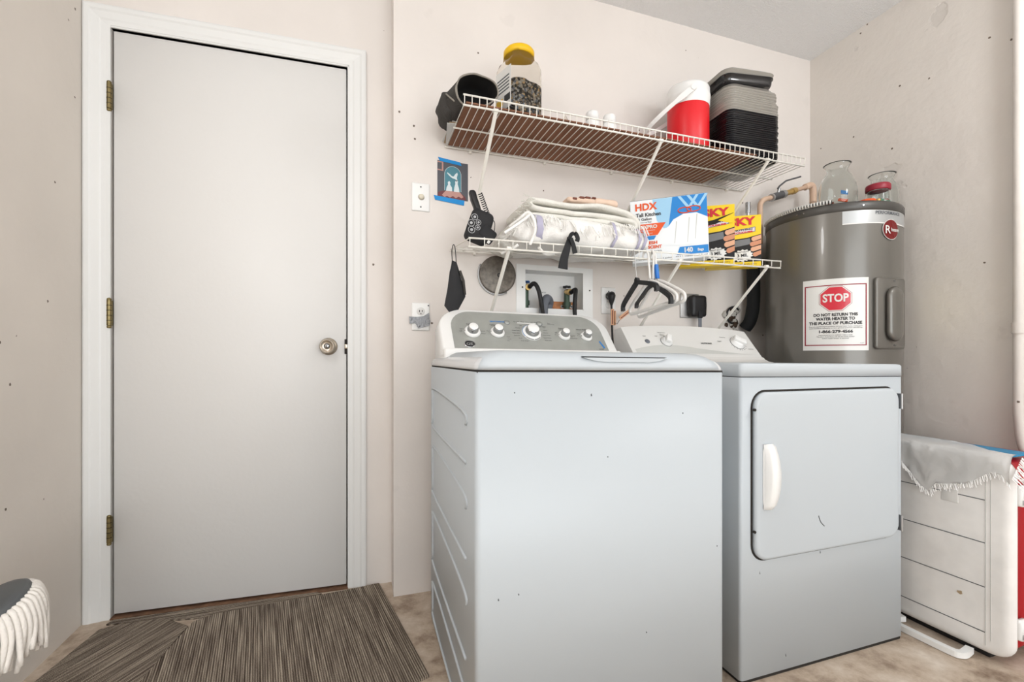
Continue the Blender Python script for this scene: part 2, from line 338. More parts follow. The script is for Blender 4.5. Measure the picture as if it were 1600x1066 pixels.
for hz in (1.877, 1.1, .323):
    b = B(); x = dl-.003
    b.cyl((x, -.008, hz-.045), (x, -.008, hz+.045), .0075, 'brass', 12)
    for q in (-.027, -.009, .009, .027): b.cyl((x, -.008, hz+q-.001), (x, -.008, hz+q+.001), .0079, 'gap', 12)
    for e in (-1, 1): b.lathe([(0, -.006), (.006, -.005), (.0075, 0), (.005, .004), (0, .006)], 'brass', 12, (x, -.008, hz+e*.049))
    b.box(x-.004, x+.007, -.004, .002, hz-.045, hz+.045, 'brass')
    put('door_hinge', b, door)
# casing: profiled boards
b = B()
def casing(p0, p1, inn):     # p0,p1 along, profile stepped, width w towards 'inn'
    pass
cw = .066
prof = [(0, 0), (0, .016), (.006, .019), (.018, .019), (.024, .015), (.046, .012), (.052, .009), (.066, .008), (.066, 0)]
def cas_v(x, sgn, z0, z1a, z1b):
    n = len(prof); vs = []
    for u, d in prof: vs.append((x+sgn*(cw-u), -d, z0))
    for u, d in prof: vs.append((x+sgn*(cw-u), -d, z1b+(z1a-z1b)*(cw-u)/cw))
    b.add(vs, [[i, (i+1) % n, n+(i+1) % n, n+i] for i in range(n)]+[list(range(n)), list(range(n, 2*n))], 'trim')
cl = dl-.012; cr = dr+.006; ct = dt+.006
cas_v(cl, -1, .0, ct+cw, ct); cas_v(cr, 1, .0, ct+cw, ct)
n = len(prof); b.add([(cl-(cw-u), -d, ct+cw-u) for u, d in prof]+[(cr+(cw-u), -d, ct+cw-u) for u, d in prof], [[i, (i+1) % n, n+(i+1) % n, n+i] for i in range(n)]+[list(range(n)), list(range(n, 2*n))], 'trim')
b.box(cl, dl, -.008, .05, 0, ct, 'trim'); b.box(dr, cr, -.006, .05, 0, ct, 'trim'); b.box(cl, cr, -.006, .05, dt, ct, 'trim')
tr = dthing('trim_1'); tr['kind'] = 'structure'; put('door_casing', b, tr)
b = B(); b.box(dl, dr, -.012, .06, 0, .006, 'wood', .001); b.noise(.002, 40, 3)
th = dthing('trim_2'); th['kind'] = 'structure'; put('door_threshold', b, th)
# painted conduit on the right wall
b = B(); b.tube(smooth_path([(2.318, 1.0, 2.565), (2.318, 1.0, 1.2), (2.318, 1.0, .83), (2.32, 1.0, .72), (2.322, .985, .60), (2.322, .93, .52)], 6), .016, 'wallr', 14)
b.cyl((2.318, 1.0, 1.03), (2.318, 1.0, 1.07), .020, 'wallr', 16)
b.box(2.33, 2.342, .99, 1.01, 1.5, 1.52, 'wallr')
o = put('trim_3', b); o['kind'] = 'structure'
# added holders on the ceiling for the two unseen fill lights
for (bx_, by_, bz_, lb_) in ((-.60, .30, 2.0, 'white holder of the added fill light on the door side'), (2.0, .25, 2.0, 'white holder of the added fill light on the heater side')):
    b = B(); b.cyl((bx_, by_, 2.565), (bx_, by_, 2.545), .06, 'added_lamp', 28); b.tube([(bx_, by_, 2.55), (bx_, by_, bz_+.18)], .004, 'added_lamp', 6); b.cyl((bx_, by_, bz_+.18), (bx_, by_, bz_+.13), .02, 'added_lamp', 16)
    o = put('fill_light_holder', b, origin=(bx_, by_, 2.565)); tag(o, lb_, 'added_lamp')

# ------------------------------------------------------------------ carpets on the floor
def mat_piece(name, pts, th, label, ang, loc, m='carpet'):
    R_ = Matrix.Rotation(-ang, 4, 'Z')
    P = [(R_ @ (Vector((x, y, 0))-Vector((loc[0], loc[1], 0)))) for x, y in pts]
    bb = B(); t = bmesh.new(); vs = [t.verts.new((p.x, p.y, 0)) for p in P]; f = t.faces.new(vs)
    r = bmesh.ops.extrude_face_region(t, geom=[f]); 
    for g in r['geom']:
        if isinstance(g, bmesh.types.BMVert): g.co.z += th
    bb.merge(t, m); o = put(name, bb); o.location = loc; o.rotation_euler = (0, 0, ang)
    return tag(o, label, 'carpet', None)
mat_piece('carpet_mat', [(.078, 1.962), (.196, 1.345), (.06, 1.30), (-.66, 1.16), (-.60, 1.584), (-.556, 1.885), (-.50, 1.915), (-.05, 1.945)], .007, 'large brown ribbed carpet piece on floor before the white door', math.radians(10.5), (-.2, 1.6, .0))
mat_piece('carpet_tile', [(-.80, 1.945), (-.845, 1.93), (-.905, 1.55), (-.76, 1.20), (-.63, 1.16), (-.60, 1.56), (-.565, 1.86), (-.66, 1.94)], .0075, 'narrow brown carpet piece with diagonal ribs at the left wall corner', math.radians(-32), (-.72, 1.6, .0001))
mat_piece('carpet_strip', [(-.83, 1.99), (-.84, 1.965), (-.56, 1.91), (-.2, 1.935), (-.14, 1.95), (-.16, 1.967)], .0055, 'worn dark carpet strip along the foot of the white door', math.radians(92), (-.5, 1.95, 0))

# ------------------------------------------------------------------ washing machine (local origin front-left floor corner)
WX, WF = .243, .975
def skew(o, k=-.011):
    for v in o.data.vertices: v.co.z += k*v.co.x*v.co.z/.9
wa = thing('washing_machine', 'white top loading washing machine with silver five knob control panel', 'washing machine', (WX, WF, 0))
W_, D_ = .686, .665
b = B()
t = bmesh.new(); bmesh.ops.create_cube(t, size=1)
for v in t.verts: v.co = Vector(((v.co.x+.5)*W_, (v.co.y+.5)*D_, .02+(v.co.z+.5)*.888))
ve = [e for e in t.edges if abs(e.verts[0].co.z-e.verts[1].co.z) > .5]
bmesh.ops.bevel(t, geom=ve, offset=.014, segments=4, affect='EDGES', profile=.5); b.merge(t, 'enamel', True)
cab = put('cabinet', b, wa); skew(cab)
# embossed side panels: raised ribs outlining four leaning panels
for i, (za, zb) in enumerate(((.84, .70), (.64, .47), (.41, .23), (.17, .045))):
    b = B(); pts = []
    y0, y1 = .09, .60
    top = za-.02; 
    loop = [(y0, za-.035), (y0+.03, za-.02), (y1-.02, za), (y1, za-.02), (y1, zb+.03), (y1-.02, zb), (y0+.03, zb-.015), (y0, zb+.0)]
    b.tube(smooth_path([(-.0005, y, z) for y, z in [(y0, zb-.01), (y1-.03, zb), (y1, zb+.035), (y1, za-.03), (y1-.03, za-.005), (y0+.035, za-.03), (y0, za-.06)]], 5), .0045, 'enamel', 6)
    put('side_rib', b, cab)
# seam
b = B(); b.box(.004, W_-.004, .003, D_-.004, .906, .913, 'gap'); o = put('seam', b, wa); skew(o)
# top cover (sides) : bevelled slab
b = B()
def loft(rings, m, capt=True, capb=True):
    n = len(rings[0]); vs = [p for r in rings for p in r]
    fs = [[j*n+i, j*n+(i+1) % n, (j+1)*n+(i+1) % n, (j+1)*n+i] for j in range(len(rings)-1) for i in range(n)]
    if capb: fs.append(list(range(n))[::-1])
    if capt: fs.append([(len(rings)-1)*n+i for i in range(n)])
    b.add(vs, fs, m, True)
def ringxy(x0, x1, y0, y1, z, r=.02): return [(x, y, z) for x, y in rrect(x0, x1, y0, y1, r, 4)]
loft([ringxy(0, W_, .0, D_, .913), ringxy(0, W_, .0, D_, .919), ringxy(.003, W_-.003, .003, D_, .927), ringxy(.012, W_-.012, .008, D_, .937), ringxy(.03, W_-.03, .03, D_, .944), ringxy(.05, W_-.05, .05, D_-.01, .946)], 'enamel2')
o = put('top_cover', b, wa); skew(o)
# lid
b = B()
def lidring(x0, x1, y0, y1, z, n=20):
    return [(x0, y1, z)]+[(x0+(x1-x0)*i/n, y0, z) for i in range(n+1)]+[(x1, y1, z)]
loft([lidring(.006, W_-.022, -.004, .46, .9145), lidring(.009, W_-.026, -.0045, .46, .924), lidring(.018, W_-.038, .0, .46, .937), lidring(.034, W_-.055, .012, .46, .949), lidring(.05, W_-.07, .028, .46, .956), lidring(.07, W_-.09, .055, .46, .9585)], 'enamel')
lid = put('lid', b, wa); skew(lid)
b = B()
b.prism([(x, z) for x, z in [(.262, .9462), (.50, .9462), (.49, .9435), (.275, .9435)]], -.0035, .02, 'ink');  # dark inlay stands in for the shade inside the finger scoop
b.prism([(x, z) for x, z in [(.262, .9435), (.50, .9435), (.475, .9365), (.445, .933), (.32, .933), (.29, .9365)]], -.0050, .02, 'enamel')
o = put('finger_recess', b, lid); skew(o)
# console housing: side profile extruded, with rounded shoulders
cy0, cz0, cy1, cz1 = .488, .955, .618, 1.108     # face bottom / top in local y,z
fx = Matrix(((1, 0, 0, 0), (0, (cy1-cy0), 0, 0), (0, 0, 1, 0), (0, 0, 0, 1)))
flen = math.hypot(cy1-cy0, cz1-cz0); fn_ = math.atan2(cz1-cz0, cy1-cy0)
# face frame: u along x, v up the slope, w out
FM = Matrix.Translation((0, cy0, cz0)) @ Matrix.Rotation(fn_, 4, 'X')
b = B()
def shoulder(x0, x1, h, r, n=8):
    return [(x0, 0)]+[(x0+r-r*math.cos(math.radians(90*i/n)), h-r+r*math.sin(math.radians(90*i/n))) for i in range(n+1)]+[(x1-r+r*math.sin(math.radians(90*i/n)), h-r+r*math.cos(math.radians(90*i/n))) for i in range(n+1)]+[(x1, 0)]
of = shoulder(.022, W_-.022, flen+.006, .085)
n = len(of)
fr = [FM @ Vector((u, v, .0)) for u, v in of]; fr2 = [FM @ Vector((.022+(u-.022)*1.0, v*1.0, -.008)) for u, v in shoulder(.015, W_-.015, flen+.012, .09)]
bk = [Vector((p.x, D_-.012, max(.93, p.z*.985))) for p in fr2]; bk0 = bk
b.add(fr+fr2+bk, [[i, i+1, n+i+1, n+i] for i in range(n-1)]+[[n+i, n+i+1, 2*n+i+1, 2*n+i] for i in range(n-1)]+[list(range(n))[::-1], list(range(2*n, 3*n))], 'plastic', True)
b.box(.016, W_-.016, cy0-.012, D_-.013, .925, .972, 'plastic', .008)
hs = put('console', b, wa); skew(hs)
b = B(); fp = shoulder(.055, W_-.055, flen-.004, .075); fp = [(u, max(v, .014)) for u, v in fp]
b.add([FM @ Vector((u, v, .0015)) for u, v in fp]+[FM @ Vector((u, v, -.002)) for u, v in fp], [list(range(n))]+[[i, (i+1) % n, n+(i+1) % n, n+i] for i in range(n)], 'silver')
pn = put('control_panel', b, hs, 'brushed silver control panel'); skew(pn)
def face_t(bb, txt, u, v, size, m='ink', bold=0): bb.text(txt, size, m, FM @ Matrix.Translation((u, v, .0022)), bold)
b = B()
kx_ = [.126, .216, .344, .470, .560]; kv = [.098, .098, .100, .092, .090]
for q, (s_, dv) in enumerate((('Soil Level', .036), ('Temperature', .036), ('', 0), ('Options', .036), ('Water Preference', .036))):
    if s_: face_t(b, s_, kx_[q], kv[q]+dv, .0085, bold=.0001)
for (s_, u, v) in (('Extra', -.036, .012), ('Light', -.040, .002), ('Normal', .036, .004), ('Heavy', .038, -.008)): face_t(b, s_, kx_[0]+u, kv[0]+v, .006)
for (s_, u, v) in (('Hot', -.034, .006), ('Cool', .036, -.02), ('Cold', .038, -.03), ('Tap', .032, -.038)): face_t(b, s_, kx_[1]+u, kv[1]+v, .006)
for i, s_ in enumerate(('Off', 'Whites', 'Heavy Duty', 'Bulky Items', 'Delicates', 'Rinse', 'Drain & Spin')): face_t(b, s_, kx_[2]-.048-(.01 if 1 < i < 5 else 0)+(.014 if i in (0, 6) else 0), kv[2]+.036-.0125*i, .006)
for i, s_ in enumerate(('On', 'Colors', 'Normal', 'Active Wear', 'Speed Wash', 'Rinse Only')): face_t(b, s_, kx_[2]+.056, kv[2]+.028-.0125*i, .006)
for (s_, u, v) in (('Off', -.030, .014), ('A', -.034, .004), ('Deep Fill', .034, .0), ('Deep Rinse', .036, -.012)): face_t(b, s_, kx_[3]+u, kv[3]+v, .006)
for (s_, u, v) in (('Auto', -.028, .014), ('F', -.034, .004)): face_t(b, s_, kx_[4]+u, kv[4]+v, .006)
face_t(b, 'SMARTDISPENSE', .225, .151, .0075, 'blue', .0002); face_t(b, 'Lid Lock   Wash   Rinse   Spin   Done', .335, .155, .0062); face_t(b, 'Start', .425, .153, .006); face_t(b, 'Hold 3 Sec', .432, .147, .006); face_t(b, 'Water Station', .392, .134, .006, bold=.0001); face_t(b, '5.0 DT', .602, .028, .007, bold=.0001)
bar = [(.300, .1475), (.372, .1475), (.372, .1505), (.300, .1505)]; b.quad([FM @ Vector((u, v, .0022)) for u, v in bar], 'plastic')
b.quad([FM @ Vector((u, v, .0022)) for u, v in [(.604, .066), (.609, .070), (.620, .036), (.613, .032)]], 'blue')
o = put('lettering', b, pn); skew(o)
for q in range(5):
    r = (.022, .020, .029, .018, .0175)[q]; b = B(); K = FM @ Matrix.Translation((kx_[q], kv[q], .0015))
    b.lathe([(0, 0), (r*1.28, 0), (r*1.28, .003), (r*1.12, .008), (r*.98, .010), (0, .010)], 'plastic', 36, xf=K)
    K2 = K @ Matrix.Translation((0, 0, .010))
    b.lathe([(r*.92, 0), (r*.82, .012), (r*.78, .017), (r*.72, .018)], 'chrome', 36, xf=K2); b.lathe([(r*.72, .018), (r*.66, .0195), (0, .0195)], 'plastic', 36, xf=K2)
    if q == 2:
        for a0, a1, mm in ((100, 215, 'blue'), (220, 268, 'ink'), (275, 318, 'ink'), (325, 352, 'ink')):
            rr = r*1.19; pts_i = [(math.cos(math.radians(a0+(a1-a0)*j/12))*rr, math.sin(math.radians(a0+(a1-a0)*j/12))*rr) for j in range(13)]
            for j in range(12):
                (x0, y0_), (x1, y1_) = pts_i[j], pts_i[j+1]; f = 1.05
                b.quad([K @ Vector(p) for p in ((x0, y0_, .0062), (x1, y1_, .0062), (x1*f, y1_*f, .0052), (x0*f, y0_*f, .0052))], mm)
    else:
        b.quad([K @ Vector(p) for p in ((-r*1.26, -.002, .0042), (-r*1.0, -.002, .0096), (-r*1.0, .003, .0096), (-r*1.26, .003, .0042))], 'ink')
    o = put('control_knob', b, hs); skew(o)
b = B(); K = FM @ Matrix.Translation((.108, .040, .002)) @ Matrix.Diagonal((1.25, 1, 1, 1))
b.lathe([(0, .001), (.0135, .001), (.0135, 0)], 'ink', 28, xf=K); b.lathe([(.0135, .0016), (.0155, .001), (.0155, 0)], 'chrome', 28, xf=K); b.text('GE', .015, 'steel', K @ Matrix.Translation((0, 0, .0016)), .0002)
o = put('maker_badge', b, hs); skew(o)
for u in (.262, .388):
    b = B(); b.lathe([(0, .003), (.009, .003), (.010, 0)], 'silver', 24, xf=FM @ Matrix.Translation((u, .150, .0015))); b.lathe([(.0102, .001), (.0112, .0005), (.0112, 0)], 'grey', 24, xf=FM @ Matrix.Translation((u, .150, .0015)))
    o = put('push_button', b, hs); skew(o)
for x, z, l in ((.285, .85, .007), (.66, .44, .004), (.10, .40, .005), (.33, .70, .003), (.44, .25, .004), (.09, .86, .003), (.052, .395, .006), (.55, .80, .004)):
    b = B(); b.prism([(x, z), (x+.0025, z+.001), (x+.001, z+l), (x-.001, z+l*.6)], -.0008, .001, 'scuff'); o = put('scuff', b, cab); skew(o)
for x, y in ((.05, .05), (.636, .05), (.05, .60), (.636, .60)):
    b = B(); b.cyl((x, y, 0), (x, y, .022), .018, 'black', 16); put('levelling_foot', b, wa)

# ------------------------------------------------------------------ dryer
DXo, DF = 1.034, 1.025
dy = thing('clothes_dryer', 'white front loading clothes dryer with square door and two knob console', 'dryer', (DXo, DF, 0))
DD = .70
b = B(); t = bmesh.new(); bmesh.ops.create_cube(t, size=1)
for v in t.verts: v.co = Vector(((v.co.x+.5)*W_, (v.co.y+.5)*DD, .012+(v.co.z+.5)*.871))
ve = [e for e in t.edges if abs(e.verts[0].co.z-e.verts[1].co.z) > .5]
bmesh.ops.bevel(t, geom=ve, offset=.010, segments=4, affect='EDGES', profile=.5); b.merge(t, 'enamel', True)
dcab = put('cabinet', b, dy); skew(dcab, -.010)
b = B(); b.box(.005, W_-.005, .004, DD, 0, .014, 'gap'); put('base', b, dy)
b = B(); b.box(.004, W_-.004, .004, DD, .880, .888, 'gap'); o = put('seam', b, dy); skew(o, -.010)
b = B(); loft([ringxy(0, W_, -.002, DD, .8855, .012), ringxy(0, W_, -.002, DD, .918, .012), ringxy(.003, W_-.003, .001, DD, .9235, .012), ringxy(.01, W_-.01, .008, DD-.01, .925, .012)], 'enamel')
o = put('top_cover', b, dy); skew(o, -.010)
# console
cy0, cz0, cy1, cz1 = .545, .946, .662, 1.085
flen = math.hypot(cy1-cy0, cz1-cz0); FM = Matrix.Translation((0, cy0, cz0)) @ Matrix.Rotation(math.atan2(cz1-cz0, cy1-cy0), 4, 'X')
b = B(); N_ = 24
def topedge(x): return flen-.022*abs(2*x/W_-1)**2.2
fr = [(0, 0)]+[(.03*(0 if i else 0)+W_*i/N_, topedge(W_*i/N_)) for i in range(N_+1)]+[(W_, 0)]
fr = [(max(.012, min(W_-.012, u)), v) for u, v in fr]; n = len(fr)
F0 = [FM @ Vector((u, v, 0)) for u, v in fr]; B0 = [Vector((p.x+(-.004 if p.x < .3 else .004 if p.x > .4 else 0), DD-.008, p.z*.99)) for p in F0]
b.add(F0+B0, [[i, i+1, n+i+1, n+i] for i in range(n-1)]+[list(range(n))[::-1], list(range(n, 2*n))], 'dplastic', False)
# swoop down to the top
b.prism([(cy0, cz0+.002), (cy0-.012, cz0-.008), (cy0-.03, cz0-.016), (cy0-.06, .9245), (DD-.008, .9245), (DD-.008, cz0)], .008, W_-.008, 'dplastic', 'x')
dc = put('console', b, dy); skew(dc, -.010)
b = B()
pts = [(.03, .018)]+[(.03+.626*i/20, .018+.052*math.sin(PI*min(1, (i/20)*1.25+.12))*(1-.35*i/20) if i < 19 else .02) for i in range(21)]
b.add([FM @ Vector((u, max(.018, v), .001)) for u, v in pts], [list(range(len(pts)))], 'dgrey')
for u, v, s_ in ((.41, .078, 'HOTPOINT'),): b.text(s_, .0115, 'ink', FM @ Matrix.Translation((u, v, .0018)), .0003)
for u, v, s_ in ((.20, .135, 'Temperature'), (.105, .112, 'Start'), (.20, .122, 'Medium'), (.165, .114, 'Low'), (.232, .114, 'High'), (.49, .094, 'Regular'), (.52, .118, 'Timed Dry'), (.62, .122, 'Damp Dry'), (.64, .05, 'Automatic')): b.text(s_, .0072, 'ink', FM @ Matrix.Translation((u, v, .0018)), .0001)
for i in range(14):
    a = math.radians(200+i*19); b.box(-.0005, .0005, .0, .004, 0, .001, 'scuff', xf=FM @ Matrix.Translation((.585+.04*math.cos(a), .085+.04*math.sin(a), .001)) @ Matrix.Rotation(a-PI/2, 4, 'Z'))
o = put('lettering', b, dc); skew(o, -.010)
for (u, v, r) in ((.203, .083, .026), (.585, .085, .034)):
    b = B(); K = FM @ Matrix.Translation((u, v, .001)); b.lathe([(0, 0), (r, 0), (r, .003), (r*.86, .006), (r*.82, .014), (r*.6, .017), (0, .017)], 'plastic', 32, xf=K); b.lathe([(r*1.0, .0006), (r*1.04, .0004), (r*1.04, 0)], 'scuff', 32, xf=K)
    K2 = K @ Matrix.Rotation(math.radians(-35 if r > .03 else 60), 4, 'Z'); b.box(-r*.82, r*.82, -r*.42, r*.42, .014, .03, 'plastic', .003, xf=K2); b.lathe([(0, .019), (.002, .019), (.002, .017)], 'ink', 10, xf=K @ Matrix.Translation((-r*.6, r*.5, 0)))
    o = put('control_knob', b, dc); skew(o, -.010)
b = B(); K = FM @ Matrix.Translation((.108, .082, .001)); b.lathe([(0, .004), (.009, .004), (.011, .002), (.0115, 0)], 'grey', 24, xf=K); o = put('push_button', b, dc); skew(o, -.010)
# door
b = B(); x0, x1, z0, z1 = .040, .650, .352, .842
def dring(i, y, r=.045): return [(x, y, z) for x, z in rrect(x0+i, x1-i, z0+i, z1-i, r-i*.8, 7)]
loft([dring(-.004, -.0006, .048), dring(-.003, -.0012, .048)], 'gap')
loft([dring(.002, -.001), dring(.002, -.010), dring(.006, -.0145), dring(.012, -.016)], 'enamel')
dd = put('door', b, dy)
b = B(); x0h, x1h, z0h, z1h = .064, .116, .505, .690
loft([[(x, -.0162, z) for x, z in rrect(x0h, x1h, z0h, z1h, .022, 6)], [(x, -.020, z) for x, z in rrect(x0h+.001, x1h-.001, z0h+.001, z1h-.001, .021, 6)], [(x, -.020, z) for x, z in rrect(x0h+.005, x1h-.005, z0h+.005, z1h-.005, .018, 6)], [(x, -.0168, z) for x, z in rrect(x0h+.009, x1h-.007, z0h+.008, z1h-.008, .016, 6)]], 'plastic')
K = 14; vs = []
for i in range(K+1):
    q = i/K; z = z0h-.001+(z1h-z0h+.002)*q; bow = math.sin(PI*q)**.6; xr = x0h+.033+.010*bow; y = -.020-.018*bow
    vs += [(x0h+.001, -.019, z), (x0h+.006, y-.004, z), (x0h+.02, y-.008, z), (xr, y-.003, z), (xr, -.0185, z)]
b.add(vs, [[i*5+j, i*5+j+1, (i+1)*5+j+1, (i+1)*5+j] for i in range(K) for j in range(4)]+[list(range(5)), list(range(K*5, K*5+5))], 'plastic', True)
put('door_handle', b, dd)
for z in (.80, .40):
    b = B(); b.box(.6495, .6575, -.0175, -.001, z-.028, z+.022, 'scuff', .001); b.cyl((.653, -.018, z-.028), (.653, -.018, z+.022), .0035, 'steel', 10)
    put('door_hinge', b, dd)
for z in (.79, .44): b = B(); b.cyl((.0395, -.008, z), (.0395, -.014, z), .004, 'gap', 10); put('screw_hole', b, dd)
b = B(); b.tube(smooth_path([(.283, -.0162, .462), (.292, -.0162, .442), (.307, -.0162, .428)], 4), .0012, 'ink', 5)
put('scratch', b, dd)
for x, z in ((.31, .338), (.07, .31), (.17, .05)): b = B(); b.prism([(x, z), (x+.002, z+.001), (x, z+.008)], -.001, .001, 'scuff'); put('scuff', b, dcab)

# ------------------------------------------------------------------ water heater
HX, HY_, HR, HZ = 2.07, 1.53, .26, 1.58
wh = thing('water_heater', 'tall dark grey cylindrical water heater standing in the corner behind the dryer', 'water heater', (HX, HY_, 0))
b = B(); b.lathe([(0, .03), (HR-.004, .03), (HR, .04), (HR, .9), (HR, 1.548)], 'heater', 96)
for a in (0, 120, 240): b.cyl((.2*math.cos(a), .2*math.sin(a), 0), (.2*math.cos(a), .2*math.sin(a), .035), .02, 'black', 12)
tank = put('tank', b, wh)
b = B(); b.lathe([(HR+.0005, 1.543), (HR+.003, 1.545), (HR+.003, 1.572), (HR-.001, HZ), (HR-.012, HZ-.002), (0, HZ-.004)], 'heater2', 96)
for a in (-170, -164, -118.7, -72): 
    p = Vector((math.cos(math.radians(a)), math.sin(math.radians(a)), 0)); b.cyl(p*(HR)+Vector((0, 0, 1.560)), p*(HR+.006)+Vector((0, 0, 1.560)), .0035, 'chrome', 10)
put('top_cap', b, wh)
def cylf(off):
    return lambda a, z: Vector(((HR+off)*math.cos(math.radians(a)), (HR+off)*math.sin(math.radians(a)), z))
DEG = math.degrees(1/HR)          # degrees per metre of arc
def cyl_sheet(bb, a0, a1, z0, z1, off, m, n=16):
    f = cylf(off); vs = []
    for i in range(n+1):
        a = a0+(a1-a0)*i/n; vs += [f(a, z0), f(a, z1)]
    bb.add(vs, [[2*i, 2*i+2, 2*i+3, 2*i+1] for i in range(n)], m, True)
def cyl_text(bb, s_, a, z, size, m, off, bold=0, wid=None): bb.text(s_, size, m, None, bold, fn=lambda v: cylf(off)(a+v.x*DEG, z+v.y), wid=wid)
b = B(); cyl_sheet(b, -165, -114, .970, 1.268, .0012, 'label', 24)
lab = put('warning_label', b, wh, 'white STOP warning label', recalc=False)
b = B(); f = .0018; a0, a1, z0, z1 = -163.5, -115.6, .990, 1.243; tw = .6
cyl_sheet(b, a0, a1, z1-.004, z1, f, 'drk', 24); cyl_sheet(b, a0, a1, z0, z0+.004, f, 'drk', 24); cyl_sheet(b, a0, a0+1.0, z0, z1, f, 'drk', 2); cyl_sheet(b, a1-1.0, a1, z0, z1, f, 'drk', 2)
ac = -139.5
def octo(r, off, m, wsc=1.0):
    F_ = cylf(off); N2 = 20; hw = lambda z: r*(1 if abs(z) < r*.414 else (1-(abs(z)/r-.414)))
    zs = [-r, -r*.7, -r*.414, 0, r*.414, r*.7, r]; vs = []
    for z in zs:
        for i in range(N2+1): vs.append(F_(ac+(2*i/N2-1)*hw(z)*wsc*DEG, 1.185+z))
    b.add(vs, [[j*(N2+1)+i, j*(N2+1)+i+1, (j+1)*(N2+1)+i+1, (j+1)*(N2+1)+i] for j in range(6) for i in range(N2)], m, True)
octo(.052, .0018, 'drk', 1.08); octo(.0505, .0022, 'label', 1.08); octo(.0475, .0026, 'red', 1.08)
cyl_text(b, 'STOP', ac, 1.186, .046, 'label', .0032, .0013, wid=.088)
for s_, z, wd in (('DO NOT RETURN THIS', 1.118, .152), ('WATER HEATER TO', 1.101, .134), ('THE PLACE OF PURCHASE', 1.083, .184)): cyl_text(b, s_, ac, z, .0165, 'ink', .002, .0007, wid=wd)
cyl_text(b, '1-866-279-4566', ac, 1.048, .0155, 'ink', .002, .0007, wid=.116)
for s_, z, wd in (('If you are experiencing any problems with your water heater, missing parts', 1.070, .184), ('need installation assistance or have general questions call toll free', 1.063, .184), ('Representatives are available 7 days a week', 1.034, .115), ('The place of purchase will ask the serial number', 1.027, .13), ('before water heater is returned', 1.020, .09)): cyl_text(b, s_, ac, z, .006, 'ink', .002, .00005, wid=wd)
cyl_text(b, 'AP16994', -119.5, 1.0, .004, 'ink', .002)
put('lettering', b, lab, recalc=False)
b = B(); cyl_sheet(b, -134.4, -58, 1.489, 1.541, .001, 'band', 24); cyl_sheet(b, -134.4, -58, 1.486, 1.491, .0016, 'label', 24)
band = put('brand_band', b, wh, 'silver band with lettering', recalc=False)
b = B(); cyl_text(b, 'PERFORMANCE', -94, 1.530, .0185, 'scuff', .0018, .0003, wid=.128); put('lettering', b, band, recalc=False)
b = B(); F_ = cylf(.003)
def disc_on(r, off, m, n=28, a=-92.7, z=1.463):
    F_ = cylf(off); b.add([F_(a+r*math.cos(2*PI*i/n)*DEG, z+r*math.sin(2*PI*i/n)) for i in range(n)], [list(range(n))], m)
disc_on(.042, .0035, 'label'); disc_on(.0395, .0048, 'maroon')
cyl_text(b, 'R', -97.0, 1.460, .046, 'label', .006, .0004); cyl_text(b, 'heem', -88.3, 1.462, .021, 'label', .006, .0003)
put('brand_badge', b, wh, 'round dark red brand badge', recalc=False)
b = B()
def panel_ring(i, off, r=.012, a0=-109.8, a1=-75, z0=.975, z1=1.266):
    F_ = cylf(off); w2 = math.radians(a1-a0)*HR/2-i; zc = (z0+z1)/2; h2 = (z1-z0)/2-i
    return [F_((a0+a1)/2+u*DEG, zc+v) for u, v in rrect(-w2, w2, -h2, h2, r, 5)]
loft([panel_ring(0, -.001), panel_ring(0, .011), panel_ring(.004, .014)], 'heater')
cp = put('access_cover', b, wh)
b = B()
def oval(i, off):
    F_ = cylf(off); w2 = .043-i; h2 = .112-i; zc = 1.118
    return [F_(-91+u*DEG, zc+v) for u, v in rrect(-w2, w2, -h2, h2, w2*.95, 7)]
loft([oval(0, .0145), oval(.008, .024), oval(.02, .027), oval(.032, .027)], 'heater')
for z in (1.252, .990): 
    p = Vector((math.cos(math.radians(-92)), math.sin(math.radians(-92)), 0)); b.cyl(p*(HR+.012)+Vector((0, 0, z)), p*(HR+.017)+Vector((0, 0, z)), .0035, 'chrome', 10)
put('cover_boss', b, cp)
b = B(); cyl_sheet(b, -73, -52, 1.066, 1.258, .0015, 'flyel', 8); put('sticker', b, wh, 'pale yellow energy sticker', recalc=False)
# corrugated flexible hose lying round the rim
pts = []
for i in range(0, 181):
    a = math.radians(-228+i*(86/180)); rr = HR-.001; pts.append((HX+rr*math.cos(a), HY_+rr*math.sin(a), HZ+.009))
b = B(); b.tube(pts, .006, 'black', 10)
for i in range(36):
    p = Vector(pts[i*5+2]); d = Vector((p.y-HY_, HX-p.x, 0)).normalized(); b.cyl(p-d*.003, p+d*.003, .0092, 'label', 10)
o = put('flexible_conduit', b, origin=(HX-HR, HY_, HZ)); tag(o, 'ribbed metal flexible conduit lying along the left rim of the water heater', 'conduit')

# ------------------------------------------------------------------ pipes over the heater
pp = thing('water_pipe', 'peach painted copper water pipe with grey valve on wall above the heater', 'pipe', (1.93, 1.72, 1.58))
b = B(); L0 = Vector((1.93, 1.72, 1.58))
def rel(*ps): return [Vector(p)-L0 for p in ps]
b.tube(rel(*smooth_path([(1.872, 1.735, 1.50), (1.872, 1.735, 1.66), (1.876, 1.735, 1.700), (1.900, 1.735, 1.722), (1.94, 1.735, 1.735)], 5)), .0125, 'copper', 14)
b.tube(rel((1.935, 1.735, 1.733), (2.205, 1.735, 1.826)), .0105, 'copper', 14)
b.tube(rel(*smooth_path([(2.17, 1.735, 1.815), (2.205, 1.735, 1.828), (2.222, 1.735, 1.822), (2.226, 1.735, 1.79), (2.226, 1.735, 1.74)], 5)), .0165, 'copper', 14)
b.tube(rel((2.226, 1.735, 1.75), (2.226, 1.735, 1.576)), .0125, 'copper', 14)
